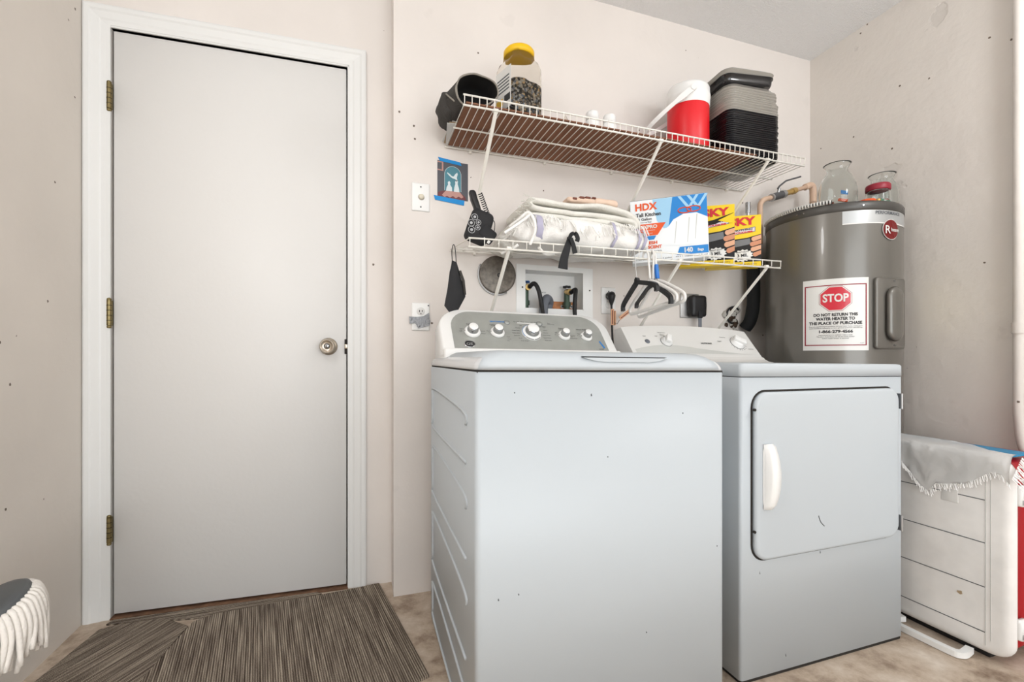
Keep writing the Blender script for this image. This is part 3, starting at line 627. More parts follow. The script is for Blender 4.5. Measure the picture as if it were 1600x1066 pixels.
b.tube(rel((2.226, 1.735, 1.70), (2.226, 1.735, 1.66), (2.226, 1.735, 1.65), (2.226, 1.735, 1.576)), [.014, .02, .022, .024], 'copper', 14)
put('pipe_run', b, pp)
b = B(); vd = Vector((.27, 0, .093)).normalized(); v0 = Vector((1.985, 1.735, 1.750))-L0
b.cyl(v0-vd*.04, v0+vd*.03, .0185, 'pipeg', 16); b.cyl(v0-vd*.045, v0-vd*.036, .0205, 'steel', 8); b.cyl(v0+vd*.03, v0+vd*.05, .020, 'steel', 8); b.cyl(v0+vd*.05, v0+vd*.13, .0135, 'brassy', 14); b.cyl(v0+vd*.10, v0+vd*.125, .016, 'brassy', 8)
va = put('ball_valve', b, pp)
b = B(); b.cyl(v0, v0+Vector((0, -.01, .035)), .008, 'steel', 10); b.tube([v0+Vector(p) for p in ((-.012, -.012, .03), (.0, -.012, .045), (.04, -.014, .075), (.13, -.02, .105))], .0045, 'pipeg', 6); put('valve_handle', b, va)
b = B(); b.cyl(Vector((1.832, 1.77, 1.52))-L0, Vector((1.832, 1.77, 1.71))-L0, .009, 'steel', 12)
for i in range(9): z = 1.66+i*.006; b.cyl(Vector((1.832, 1.77, z))-L0, Vector((1.832, 1.77, z+.003))-L0, .0125, 'steel', 12)
put('flexible_connector', b, pp)
b = B(); b.tube(smooth_path([(1.872, 1.775, 1.60), (1.874, 1.778, 1.40), (1.872, 1.775, 1.22), (1.868, 1.79, 1.13), (1.86, 1.815, 1.09)], 6), .030, 'insul', 18)
o = put('insulated_pipe', b, origin=(1.87, 1.78, 1.10)); tag(o, 'black foam insulated pipe running down wall beside the water heater', 'pipe')
b = B(); 
for i in range(26):
    random.seed(i); r = random.uniform(.008, .02); p = Vector((1.79+random.uniform(-.035, .045), WY-.004, 1.12+random.uniform(-.075, .08)))
    t = bmesh.new(); bmesh.ops.create_icosphere(t, subdivisions=2, radius=r)
    for v in t.verts: v.co = Vector((v.co.x, v.co.y*.5, v.co.z))*(1+.35*noise.noise(v.co*90+Vector((i, 0, 0))))+p
    b.merge(t, 'crud' if i < 15 else 'putty', True)
b.tube(arc((1.80, WY-.012, 1.155), .042, 40, 265, 14), .0045, 'black', 8)
for i in range(9):
    random.seed(i+70); p = Vector((1.80+random.uniform(-.02, .04), WY-.003, 1.0+random.uniform(-.07, .04))); t = bmesh.new(); bmesh.ops.create_icosphere(t, subdivisions=2, radius=random.uniform(.01, .018))
    for v in t.verts: v.co = Vector((v.co.x, v.co.y*.4, v.co.z))*(1+.4*noise.noise(v.co*70+Vector((i, 3, 0))))+p
    b.merge(t, 'putty', True)
o = put('foam_patch', b, origin=(1.79, WY, 1.10)); tag(o, 'crumbling brown and grey filler around pipe hole in wall beside the heater', 'wall patch')

# ------------------------------------------------------------------ wire shelves
def wire_shelf(x0, x1, zb, zf, step, lip, label, bx, endlip, xslope=0):
    """rails along x, cross wires in y that turn down over the front into a lip rail"""
    yb, yf = WY-.012, 1.492
    t = thing('wire_shelf', label, 'shelf', ((x0+x1)/2, WY, zb)); o0 = Vector(((x0+x1)/2, WY, zb))
    zz = lambda x, y: zb+(zf-zb)*(yb-y)/(yb-yf)+xslope*(x-x0)
    def P(x, y, dz=0): return Vector((x, y, zz(x, y)+dz))-o0
    for i, (y, dz, r) in enumerate(((yb, -.003, .003), ((yb+yf)/2, -.0035, .0032), (yf+.003, -.0035, .0035), (yf, lip, .0032))):
        b = B(); b.tube([P(x0-.004, y, dz), P(x1+.004, y, dz)], r, 'wire', 8); put('rail', b, t)
    b = B(); n = int((x1-x0)/step)
    for i in range(n+1):
        x = x0+(x1-x0)*i/n
        b.tube([P(x, yb), P(x, yf+.004), P(x, yf-.002, .003), P(x, yf-.0025, lip)], .0016, 'wire', 5)
    put('cross_wires', b, t)
    if endlip:
        b = B(); b.tube([P(x0, yf, lip), P(x0-.0, yb, .002)], .002, 'wire', 6); put('end_wire', b, t)
    for x in bx:
        b = B(); p0 = P(x, yf+.01, -.006); p1 = Vector((x, WY-.004, zz(x, yf)-.30))-o0
        d = (p1-p0).normalized(); nrm = d.cross(Vector((1, 0, 0))).normalized()
        for s_ in (1,):
            b.add([p0+Vector((-.007, 0, 0)), p0+Vector((.007, 0, 0)), p1+Vector((.007, 0, 0)), p1+Vector((-.007, 0, 0)), p0+Vector((-.0045, 0, 0))+nrm*.006, p0+Vector((.0045, 0, 0))+nrm*.006, p1+Vector((.0045, 0, 0))+nrm*.006, p1+Vector((-.0045, 0, 0))+nrm*.006],
                  [[0, 1, 2, 3], [4, 5, 6, 7], [0, 3, 7, 4], [1, 2, 6, 5], [0, 1, 5, 4], [3, 2, 6, 7]], 'wire')
        b.cyl(p0+Vector((-.008, 0, .005)), p0+Vector((.008, 0, .005)), .008, 'wire', 12); b.box(p1.x-.009, p1.x+.009, p1.y-.002, p1.y+.004, p1.z-.02, p1.z+.015, 'wire', .001)
        put('bracket', b, t)
    for i in range(5):
        x = x0+.10+(x1-x0-.2)*i/4; b = B(); q = P(x, WY-.006, -.004); b.box(q.x-.006, q.x+.006, q.y-.008, q.y+.006, q.z-.010, q.z+.004, 'wire', .002); put('wall_clip', b, t)
    return t
wire_shelf(.334, 1.862, 1.796, 1.790, .0257, .030, 'long white wire shelf on wall, upper one holding jar and red jug', (.446, 1.119, 1.663), False)
wire_shelf(.352, 1.722, 1.377, 1.316, .0500, .026, 'sagging white wire shelf below, lower one holding towels and trash bag boxes', (.493, 1.209, 1.655), True, .010)
def zlow(x, y): return 1.377-.0605*(1.83-y)/.338+.010*(x-.352)+.003
b = B(); b.box(.342, 1.60, 1.500, 1.825, 1.7985, 1.8025, 'liner'); o = put('shelf_liner', b, origin=(.97, 1.66, 1.7985)); tag(o, 'brown hardboard sheet lying on the upper wire shelf', 'board')
ZU = 1.8026

# ------------------------------------------------------------------ things on the upper shelf
jr = thing('seed_jar', 'large clear plastic jar of dark bird seed with yellow lid', 'jar', (.575, 1.628, ZU), (0, 0, math.radians(18)))
oct_ = lambda t: 1/max(abs(math.cos((t % (PI/4))-PI/8)), .01)*math.cos(PI/8)*1.02
sq = lambda t: min(1.18, 1/max(abs(math.cos(t)), abs(math.sin(t))))
b = B(); b.lathe([(0, .002), (.068, .002), (.074, .008), (.075, .16), (.074, .215), (.066, .238), (.053, .252), (.051, .275)], 'pet', 48, shape=lambda t: sq(t)*.97); put('jar_body', b, jr)
b = B(); b.lathe([(0, .005), (.071, .006), (.0725, .02), (.0725, .150), (.06, .160), (.0, .168)], 'seed', 48, shape=lambda t: sq(t)*.965); b.noise(.002, 60); put('bird_seed', b, jr)
b = B(); b.lathe([(.0, .270), (.054, .268), (.0585, .268), (.0585, .290), (.054, .296), (0, .296)], 'yellow', 48); put('lid', b, jr, 'yellow screw lid')
b = B(); b.box(-.0752, -.0742, -.05, .045, .05, .20, 'label')
for i in range(5): b.box(-.0758, -.0752, -.04, .035, .165-i*.012, .170-i*.012, 'scuff')
b.box(-.0758, -.0752, -.045, -.01, .075, .10, 'ink'); b.box(-.0758, -.0752, .0, .040, .07, .095, 'yellow')
put('jar_label', b, jr, 'white paper label with print')
# dark canvas bag, lying on its side, open end facing the room
bg = thing('canvas_bag', 'crumpled dark canvas bag with pale piping at left end of upper shelf', 'bag', (.385, 1.625, ZU+.009))
def bagshape(t, s=1): return 1+.10*math.sin(2*t+.6)+.05*math.sin(3*t+1)
def bagring(y, r, dx=0, dz=0, k=40, sq_=1.0):
    out = []
    for i in range(k):
        t = 2*PI*i/k; rr = r*bagshape(t); z = rr*math.sin(t)*sq_+.056+dz
        out.append((dx+rr*1.22*math.cos(t), y, max(.0, z)))
    return out
def loft2(bb, rings, m, cap0=False, cap1=False):
    n = len(rings[0]); vs = [p for r in rings for p in r]
    fs = [[j*n+i, j*n+(i+1) % n, (j+1)*n+(i+1) % n, (j+1)*n+i] for j in range(len(rings)-1) for i in range(n)]
    if cap0: fs.append(list(range(n))[::-1])
    if cap1: fs.append([(len(rings)-1)*n+i for i in range(n)])
    bb.add(vs, fs, m, True)
b = B(); loft2(b, [bagring(-.085, .058, -.0), bagring(-.075, .060, -.0), bagring(-.03, .064, -.01), bagring(.05, .066, -.02, .004), bagring(.12, .060, -.02), bagring(.155, .045, -.018, .0), bagring(.165, .02, -.018, .0)], 'bagc', cap1=True)
b.noise(.008, 22, 2); body = put('bag_shell', b, bg)
b = B(); loft2(b, [bagring(-.083, .056), bagring(-.02, .055), bagring(.02, .052)], 'darkin', cap1=True); b.noise(.006, 22, 2); put('lining', b, bg, recalc=False)
b = B(); b.tube([Vector(p)+Vector((0, -.002, 0)) for p in bagring(-.085, .059)], .0032, 'piping', 6, closed=True); b.noise(.008, 22, 2); put('piping', b, bg)
b = B(); b.tube(smooth_path([(-.075, -.08, .01), (-.092, -.04, .05), (-.085, .02, .09), (-.05, .05, .125)], 6), .003, 'piping', 6); put('seam_piping', b, bg)
b = B(); blob(b, .05, .14, .085, 'bagc', .025, 8, .012, 30, 5, Matrix.Translation((-.066, .045, .0)) @ Matrix.Rotation(-.35, 4, 'Y')); put('side_pocket', b, bg)
for i in range(2):
    b = B()
    for j in range(3): b.box(-.045, .05, -.09, .08, .003*j, .003*j+.0022, ('paper', 'stain', 'paper')[j], xf=Matrix.Rotation(.1*j-.15+.2*i, 4, 'Z'))
    if i == 0: o = put('papers', b); o.location = (.365, 1.745, ZU); tag(o, 'small sheaf of papers sticking out under the dark bag', 'paper')
    else: b.bm.free()
# clear plastic fold
b = B(); F3 = [(-.06, 0, 0), (.055, -.005, 0), (.02, .01, .088), (-.02, .035, 0), (.03, .05, 0)]
b.add(F3, [[0, 1, 2], [0, 3, 2], [3, 4, 2], [1, 4, 2]], 'pet'); b.tube([(-.06, 0, .001), (.018, .01, .088), (.057, -.005, .001)], .0012, 'pet', 5)
bmesh.ops.subdivide_edges(b.bm, edges=b.bm.edges[:], cuts=3, use_grid_fill=True); b.noise(.006, 40)
o = put('plastic_bag', b); o.location = (.752, 1.62, ZU+.003); tag(o, 'crinkled clear plastic packet standing on shelf right of the seed jar', 'plastic packet')
def bottle(loc, label, first=None):
    if first: return dup(first, loc, label)
    t = thing('pill_bottle', label, 'bottle', loc, group='white bottles on the upper shelf')
    b = B(); b.lathe([(0, 0), (.027, 0), (.029, .003), (.029, .082), (.027, .090), (.022, .094), (.022, .098)], 'plastic', 28); put('bottle_body', b, t)
    b = B(); b.lathe([(.0225, .094), (.0265, .096), (.026, .122), (.024, .126), (0, .127)], 'plastic', 28)
    put('cap', b, t)
    b = B(); b.lathe([(.0294, .014), (.0294, .062)], 'label', 28)
    for i in range(9):
        a = math.radians(-150+i*14); z = .022+.012*(i*7 % 3); b.box(-.004, .004, -.0015, .0003, 0, .009, ('blue', 'hdxb', 'ink', 'blue')[i % 4], xf=Matrix.Translation((.0298*math.cos(a), .0298*math.sin(a), z)) @ Matrix.Rotation(a+PI/2, 4, 'Z'))
    put('bottle_label', b, t, 'white label with blue print')
    return t
b1 = bottle((.893, 1.64, ZU), 'white bottle with blue label, left of the pair on shelf'); bottle((.972, 1.64, ZU), 'white bottle with blue label, right of the pair on shelf', b1)
b = B(); b.lathe([(0, 0), (.028, 0), (.03, .004), (.030, .022), (.026, .027), (0, .028)], 'plastic', 28); b.box(-.05, -.02, -.012, .012, 0, .014, 'brown', .003); o = put('jar_lid', b); o.location = (1.07, 1.60, ZU); tag(o, 'small white round cap lying on shelf between bottles and red jug', 'cap')
b = B(); b.box(-.05, .05, -.03, .03, 0, .020, 'pet', .004); o = put('clear_case', b); o.location = (1.18, 1.58, ZU); tag(o, 'low clear plastic case on shelf left of the red jug', 'case')
# red jug
jg = thing('water_jug', 'red and white insulated water jug with swing handle on upper shelf', 'jug', (1.375, 1.655, ZU), (0, 0, math.radians(12)))
b = B(); b.lathe([(0, 0), (.082, 0), (.087, .006), (.087, .228)], 'jred', 56); b.box(-.0, .03, .095, .10, .03, .04, 'jred') if False else None; put('jug_body', b, jg, 'red body')
b = B(); b.lathe([(.088, .226), (.089, .228), (.0905, .262), (.0915, .264), (.0915, .275), (.090, .278), (.089, .304), (.084, .314), (.074, .318), (0, .320)], 'plastic', 56); put('lid', b, jg, 'white screw lid')
b = B(); pts = [Vector((-.094*math.cos(q)*1.0, 0, 0)) for q in (0,)]
hp = []
for i in range(25):
    a = PI*i/24; hp.append(Vector((-math.cos(a)*.100, -math.sin(a)*.185, .272-math.sin(a)*.135)))
hp = [Matrix.Rotation(math.radians(-128), 4, 'Z') @ p for p in hp]
vs = []
for i, p in enumerate(hp):
    d = (hp[min(i+1, 24)]-hp[max(i-1, 0)]).normalized(); nrm = (p-Vector((0, 0, .268))); nrm.normalize(); sd = d.cross(nrm).normalized()
    wd = .0085 if 2 < i < 22 else .012
    for u, v in ((-wd, -.003), (wd, -.003), (wd, .003), (-wd, .003)): vs.append(p+sd*u+nrm*v)
b.add(vs, [[4*i+j, 4*i+(j+1) % 4, 4*i+4+(j+1) % 4, 4*i+4+j] for i in range(24) for j in range(4)]+[[0, 1, 2, 3], [96, 97, 98, 99]], 'plastic')
for sgn in (0, -1):
    p = hp[sgn]; b.cyl(p*.0+Vector((p.x*.9, p.y*.9, p.z)), Vector((p.x*1.06, p.y*1.06, p.z)), .012, 'plastic', 14)
put('swing_handle', b, jg, 'white swing handle')
# stacks of food trays
def tray_mesh(m, h, r, L=.280, Wd=.245, lipw=.006):
    b = B(); 
    def rg(i, z, rr=.035): return [(x, y, z) for x, y in rrect(-L/2+i, L/2-i, -Wd/2+i, Wd/2-i, max(.01, rr-i), 6)]
    loft_(b, [rg(.012, 0), rg(.006, h*.3), rg(.004, h-.0022), rg(-.0015, h-.0018), rg(-.0015, h), rg(.004, h), rg(.008, h*.4), rg(.014, .0012)], m)
    return b
def loft_(bb, rings, m, capt=True, capb=True):
    n = len(rings[0]); vs = [p for r in rings for p in r]
    fs = [[j*n+i, j*n+(i+1) % n, (j+1)*n+(i+1) % n, (j+1)*n+i] for j in range(len(rings)-1) for i in range(n)]
    if capb: fs.append(list(range(n))[::-1])
    if capt: fs.append([(len(rings)-1)*n+i for i in range(n)])
    bb.add(vs, fs, m, True)
TX, TY = 1.640, 1.660; TR = math.radians(-3)
tb = None
for i in range(22):
    if tb is None:
        o = put('food_tray', tray_mesh('tray', .016, .03)); tb = o
    else: o = tb.copy(); C.objects.link(o)
    o.location = (TX+.002*math.sin(i*2.1), TY+.0015*math.cos(i*1.7), ZU+.0005+i*.0089); o.rotation_euler = (0, 0, TR+.012*math.sin(i*1.3))
    tag(o, 'shallow black plastic food tray nested in the tall stack on upper shelf', 'tray', 'black food trays nested in the stack')
zt = ZU+22*.0089+.008
def lid_mesh(flare=.0, m='traygrey', h=.028):
    b = B()
    def rg(i, z, rr=.045): return [(x, y, z) for x, y in rrect(-.140+i, .140-i, -.1225+i, .1225-i, rr, 6)]
    loft_(b, [rg(-.006, 0), rg(-.005, .0025), rg(.000, .003), rg(.010, h-.006), rg(.022, h)], m)
    return b
lb = None
for i in range(10):
    if lb is None: o = put('tray_lid', lid_mesh()); lb = o
    else: o = lb.copy(); C.objects.link(o)
    o.location = (TX-.004+.003*math.sin(i*1.9), TY+.003*math.cos(i), zt+.0005+i*.0105); o.rotation_euler = (0, 0, TR+.02*math.sin(i*1.3+.5)); o.scale = (1.01-.007*i, 1.01-.005*i, 1)
    tag(o, 'domed clear grey tray lid stacked above the nested black trays', 'tray lid', 'clear grey lids on the black tray stack')
zt2 = zt+10*.0105+.022
o = put('food_tray', tray_mesh('tray', .034, .03, .258, .235)); o.location = (TX-.012, TY-.002, zt2); o.rotation_euler = (0, math.radians(-2), TR-.06); tag(o, 'deeper black food tray on top of the clear grey lid stack', 'tray')
zt3 = zt2+.036
for i in range(3):
    o = lb.copy(); C.objects.link(o); o.location = (TX-.02+.004*i, TY, zt3+.003+i*.007); o.rotation_euler = (0, math.radians(-2), TR-.05+.015*i); o.scale = (.93, .94, .62)
    tag(o, 'flat pale grey lid resting on the topmost black tray', 'tray lid', 'pale lids on top of the topmost tray')

# ------------------------------------------------------------------ things on the lower shelf
# old corded handset gadget
g = thing('corded_telephone', 'dark grey corded handset with round buttons at left end of lower shelf', 'telephone', (.392, 1.60, zlow(.4, 1.58)+.020), (math.radians(-6), math.radians(8), 0))
b = B(); blob(b, .085, .045, .125, 'blackm', .018, 10, .002, 30, 1, Matrix.Rotation(math.radians(12), 4, 'Y')); gb = put('phone_body', b, g)
b = B(); 
for u, v, r in ((-.012, .085, .011), (-.022, .06, .012), (-.018, .035, .012), (.004, .068, .009), (.003, .048, .009)): b.tube([(u+r*math.cos(a*PI/10), -.0245, v+r*math.sin(a*PI/10)) for a in range(20)], .0013, 'shine', 5, closed=True); b.cyl((u, -.022, v), (u, -.0255, v), r*.45, 'shine', 12)
put('round_button', b, gb)
b = B(); blob(b, .062, .03, .052, 'blackm', .01, 6, .001, 30, 4, Matrix.Translation((.030, -.012, .012)) @ Matrix.Rotation(math.radians(28), 4, 'Y')); b.box(.018, .028, -.030, -.028, .022, .028, 'label', xf=Matrix.Rotation(math.radians(28), 4, 'Y')); b.box(.036, .046, -.030, -.028, .018, .03, 'label', xf=Matrix.Rotation(math.radians(28), 4, 'Y')); put('base_block', b, g)
b = B(); blob(b, .024, .028, .095, 'black', .01, 8, .003, 40, 8, Matrix.Translation((.008, 0, .105)) @ Matrix.Rotation(math.radians(-24), 4, 'Y')); put('handset', b, g)
b = B(); pts = []
for i in range(120):
    q = i/119; a = q*13*2*PI; c0 = Vector((.0+.045*q, -.012, .185-.09*q)); pts.append(c0+Vector((.007*math.cos(a), .007*math.sin(a), .004*math.cos(a))))
b.tube(pts, .0016, 'black', 5); b.tube(smooth_path([(.045, -.012, .095), (.065, -.012, .09), (.068, -.012, .05), (.064, -.012, .02)], 5), .0016, 'black', 5); put('coiled_cord', b, g)
# towel bundle
def ribbon(bb, path, th, y0, y1, m, ny=14, amp=.004, seed=0, sc=14):
    P = smooth_path([(x, 0, z) for x, z in path], 6); n = len(P); L = []; R_ = []
    for i, p in enumerate(P):
        d = (P[min(i+1, n-1)]-P[max(i-1, 0)]).normalized(); nr = Vector((-d.z, 0, d.x)); e = min(1, .3+.7*min(i, n-1-i)/3)
        L.append(p+nr*th/2*e); R_.append(p-nr*th/2*e)
    loop = L+R_[::-1]; k = len(loop); vs = []
    for j in range(ny+1):
        y = y0+(y1-y0)*j/ny; sh = .7 if j in (0, ny) else 1
        for idx, p in enumerate(loop):
            c = (loop[idx]+loop[k-1-idx])/2; q = c+(p-c)*sh; v = Vector((q.x, y, q.z)); nz = noise.noise(Vector((q.x*sc, y*sc, seed+q.z*6)))
            vs.append(v+Vector((nz*amp, noise.noise(Vector((q.x*sc+5, seed, q.z*sc)))*amp*1.6, nz*amp)))
    fs = [[j*k+i, j*k+(i+1) % k, (j+1)*k+(i+1) % k, (j+1)*k+i] for j in range(ny) for i in range(k)]
    for j in (0, ny):
        for i in range(n-1): fs.append([j*k+i, j*k+i+1, j*k+k-2-i, j*k+k-1-i])
    bb.add(vs, fs, m, True)
def fringe(bb, p_fn, cnt, ln, m, seed=0, r=.0013):
    random.seed(seed)
    for i in range(cnt):
        p, d = p_fn((i+random.random())/cnt); p = Vector(p); d = Vector(d)
        q = p+d*ln*random.uniform(.5, 1)+Vector((random.uniform(-1, 1), random.uniform(-1, .2), random.uniform(-1, .4)))*ln*.25
        bb.tube([p, (p+q)/2+Vector((random.uniform(-1, 1), 0, random.uniform(-1, 1)))*ln*.12, q], r, m, 4)
ty = 1.655; base_z = 1.36
t1 = thing('fringed_towel', 'white fringed towel with grey purple stripes folded at bottom of the pile', 'towel', (.805, ty, zlow(.8, ty)))
b = B(); blob(b, .56, .30, .085, 'towel', .04, 26, .012, 14, 2); 
for v in b.bm.verts:
    q = (v.co.x+.28)/.56; v.co.z *= .82+.42*math.sin(PI*min(1, max(0, q*.85+.12)))
t1b = put('towel_body', b, t1)
for xs, wd in ((-.195, .024), (.11, .012), (.215, .013), (.240, .013)):
    b = B(); vs = []
    for i in range(15):
        a = math.radians(-80+i*14)
        zt_ = .043+.045*math.sin(a)*1.0; q = (xs+.28)/.56; sc_ = .82+.42*math.sin(PI*min(1, max(0, q*.85+.12)))
        y = -.153-.004+.045*(1-math.cos(a)) if a < PI/2 else -.11+.02*(i-12)
        zz_ = zt_*sc_+.002
        off = .01*noise.noise(Vector((xs*14, i*.5, 0)))
        for s_ in (-1, 1): vs.append((xs+s_*wd/2+off, y+off*.5-.003, zz_+.003))
    b.add(vs, [[2*i, 2*i+1, 2*i+3, 2*i+2] for i in range(14)], 'purple', True)
    put('stripe', b, t1b, 'grey purple woven stripes')
b = B()
fringe(b, lambda q: ((-.25+.50*q, -.145-.008*math.sin(q*40), .085+.012*math.sin(q*9)), (.15*math.sin(q*60), -.35, -.9)), 90, .05, 'towel', 1, .0016)
fringe(b, lambda q: ((-.27, -.14+.25*q, .05), (-.6, -.4, -.5)), 26, .06, 'towel', 2, .0018)
put('fringe', b, t1b)
b = B()
for p in ([(-.30, -.12, .05), (-.27, -.15, .075), (-.245, -.165, .095), (-.225, -.17, .07), (-.222, -.175, .03), (-.24, -.17, -.02)], [(-.235, -.165, .09), (-.27, -.17, .06), (-.31, -.175, .03), (-.335, -.175, .012)], [(-.28, -.16, -.02), (-.30, -.14, -.035), (-.33, -.12, -.045)], [(-.2, -.15, -.02), (-.17, -.14, -.04), (-.13, -.13, -.035)]): b.tube(smooth_path(p, 5), .0055, 'towel', 8)
put('tie_strand', b, t1b)
r1 = thing('folded_rug', 'pale grey shaggy rug folded on top of the fringed towel', 'rug', (.775, ty+.02, zlow(.8, ty)+.094))
b = B(); ribbon(b, [(-.24, -.055), (-.225, -.02), (-.19, .012), (.0, .012), (.14, .012), (.24, -.005), (.25, .018), (.21, .030), (.08, .034), (-.10, .036), (-.165, .042), (-.185, .055), (-.17, .070), (-.05, .062), (.08, .070), (.19, .062), (.245, .04), (.272, .0)], .019, -.14, .13, 'rug', 16, .006, 3)
put('rug_body', b, r1)
b = B(); fringe(b, lambda q: ((-.235+.05*q+.02*math.sin(q*30), -.14, -.03+.11*q), (-.7, -.5, -.1)), 60, .024, 'rug', 5, .0013); fringe(b, lambda q: ((-.2+.45*q, -.145, .0), (.0, -.6, -.6)), 70, .02, 'rug', 6, .0012); put('fringe', b, r1)
r2 = thing('cotton_mitt', 'peach and white cloth with brown print on top of the folded rug', 'cloth', (.89, ty, zlow(.8, ty)+.094+.097))
b = B(); blob(b, .15, .12, .022, 'peach', .01, 10, .006, 25, 4, Matrix.Translation((-.05, 0, 0))); blob(b, .11, .10, .030, 'peach', .014, 10, .005, 25, 9, Matrix.Translation((.045, -.01, .0)))
r2b = put('cloth_body', b, r2)
b = B()
for (x, z, w_, h_) in ((-.105, .012, .018, .006), (-.075, .018, .02, .007), (-.05, .021, .022, .006), (-.02, .024, .016, .004)): b.box(x, x+w_, -.062, -.035, z-.002, z+h_, 'brown', .002)
put('printed_band', b, r2b, 'brown printed marks')
b = B(); blob(b, .10, .16, .045, 'rug', .02, 10, .010, 25, 14); o = put('rolled_cloth', b); o.location = (.545, 1.70, zlow(.545, 1.66)+.0); o.rotation_euler = (0, .2, 0); tag(o, 'small rolled pale grey cloth squeezed at left of the towel pile', 'cloth')
# strap hanging over the front lip
st = thing('fabric_strap', 'black fabric strap looped over the front rail of lower shelf', 'strap', (.705, 1.482, 1.36))
b = B(); S = Matrix.Translation((-.004, -.004, -.05))
def flat_strip(bb, pts, wd, th, m, side=Vector((1, 0, 0))):
    P = smooth_path(pts, 5); vs = []; n = len(P)
    for i, p in enumerate(P):
        d = (P[min(i+1, n-1)]-P[max(i-1, 0)]).normalized(); nr = d.cross(side).normalized(); w_ = wd[0]+(wd[1]-wd[0])*i/(n-1)
        sd = nr.cross(d).normalized()
        for u, v in ((-1, -1), (1, -1), (1, 1), (-1, 1)): vs.append(p+sd*u*w_/2+nr*v*th/2)
    bb.add(vs, [[4*i+j, 4*i+(j+1) % 4, 4*i+4+(j+1) % 4, 4*i+4+j] for i in range(n-1) for j in range(4)]+[[0, 1, 2, 3], [4*n-4, 4*n-3, 4*n-2, 4*n-1]], m)
flat_strip(b, [(.010, .006, .012), (.008, -.004, .002), (-.004, -.012, -.03), (-.016, -.012, -.07), (-.020, -.010, -.105)], (.012, .036), .005, 'blackm'); put('hanging_tab', b, st)
b = B(); flat_strip(b, [(.006, -.008, .0), (.010, -.016, .018), (.026, -.016, .022), (.036, -.014, .008), (.034, -.012, -.004)], (.012, .016), .005, 'blackm', Vector((0, 0, 1)) if False else Vector((0, 1, 0)).cross(Vector((0, 0, 1)))); flat_strip(b, [(.008, -.016, .004), (.018, -.016, -.02), (.026, -.014, -.048)], (.014, .017), .005, 'blackm'); put('buckle_loop', b, st)
# boxes
def card(name, label, loc, rot, L, Dp, H, faces):
    t = thing(name, label, 'box', loc, rot); b = B(); faces(b, L, Dp, H); put('carton', b, t); return t
def in_poly(pts, y=-.0006): return [(x, y, z) for x, z in pts]
hd = thing('trash_bag_box', 'large white and blue box of 140 tall kitchen bags on lower shelf', 'box', (1.100, 1.665, zlow(1.2, 1.53)+.004), (0, math.radians(-2.5), math.radians(-33)))
L_, D1, H1 = .302, .075, .262
b = B(); b.box(0, L_, 0, D1, 0, H1, 'hdx'); b.box(.0, L_, 0, D1, H1, H1+.0015, 'cardside'); hb = put('carton', b, hd)
HB = .232
b = B()
b.quad(in_poly([(.09, HB-.001), (L_, HB-.001), (L_, .128), (.20, .125), (.13, .12), (.105, .15)], -.0005), 'hdxl')
b.quad(in_poly([(.17, HB-.001), (L_, HB-.001), (L_, .13), (.255, .15), (.20, .145), (.15, .125)], -.0008), 'hdxb')
bag = [(.10, .075), (.115, .105), (.15, .125), (.17, .148), (.21, .165), (.26, .165), (L_, .145), (L_, .052), (.19, .05), (.10, .06)]
b.quad(in_poly(bag, -.0012), 'hdx')
for k_, (x, z) in enumerate(((.215, .158), (.25, .16))): b.tube([(x+.026*math.cos(a*PI/9), -.0016, z+.02+.010*math.sin(a*PI/9)) for a in range(18)], .002, 'orange', 4, closed=True)
for x in (.19, .225): b.quad(in_poly([(x, HB-.002), (x+.012, HB-.002), (x+.045, .19), (x+.034, .186)], -.0014), 'hdxl'); 
for x in (.275, .24): b.quad(in_poly([(x+.02, HB-.002), (x+.032, HB-.002), (x, .187), (x-.010, .19)], -.0013), 'hdxl')
b.quad(in_poly([(.018, .142), (.14, .142), (.105, .098), (.018, .098)], -.0016), 'orange')
b.quad(in_poly([(.03, .096), (.10, .096), (.09, .082), (.03, .082)], -.0016), 'hdxb')
b.quad(in_poly([(.19, .045), (.30, .045), (.30, .016), (.178, .016)], -.0018), 'hdxb')
for (x, z0_, z1_) in ((.22, .06, .15), (.25, .07, .16), (.17, .06, .14)): b.quad(in_poly([(x, z0_), (x+.002, z0_), (x+.014, z1_), (x+.010, z1_)], -.0015), 'dgrey')
TXF = lambda x, z: Matrix.Translation((x, -.0022, z)) @ Matrix.Rotation(PI/2, 4, 'X')
b.text('HDX', .036, 'orange', TXF(.062, .205), .0012, wid=.088); b.text('Tall Kitchen', .019, 'ink', TXF(.072, .176), .0005, wid=.100); b.text('13 Gallon', .0135, 'ink', TXF(.053, .160), .0002, wid=.06); b.text('Drawstring Bags', .007, 'ink', TXF(.053, .149), wid=.06)
b.text('FLEXPRO', .017, 'label', TXF(.062, .130), .0007, wid=.085); b.text('REINFORCED STRENGTH', .006, 'label', TXF(.058, .117), wid=.075); b.text('GUARANTEED FIT', .006, 'label', TXF(.058, .105), wid=.055)
b.text('FRESH', .0155, 'orange', TXF(.075, .070), .0006, wid=.055); b.text('SCENT', .0155, 'orange', TXF(.092, .054), .0006, wid=.055); b.text('ODOR CONTROL', .008, 'ink', TXF(.085, .038), wid=.07)
b.text('140', .024, 'label', TXF(.222, .031), .0009); b.text('Bags', .013, 'label', TXF(.27, .029), .0004); b.text('60 cm x 69 cm   13 gallon   49.2 L capacity   0.9 mil', .006, 'ink', TXF(.16, .010), wid=.27)
for v in b.bm.verts: v.co.z *= H1/.232
put('printed_front', b, hb, 'blue, orange and white printing')
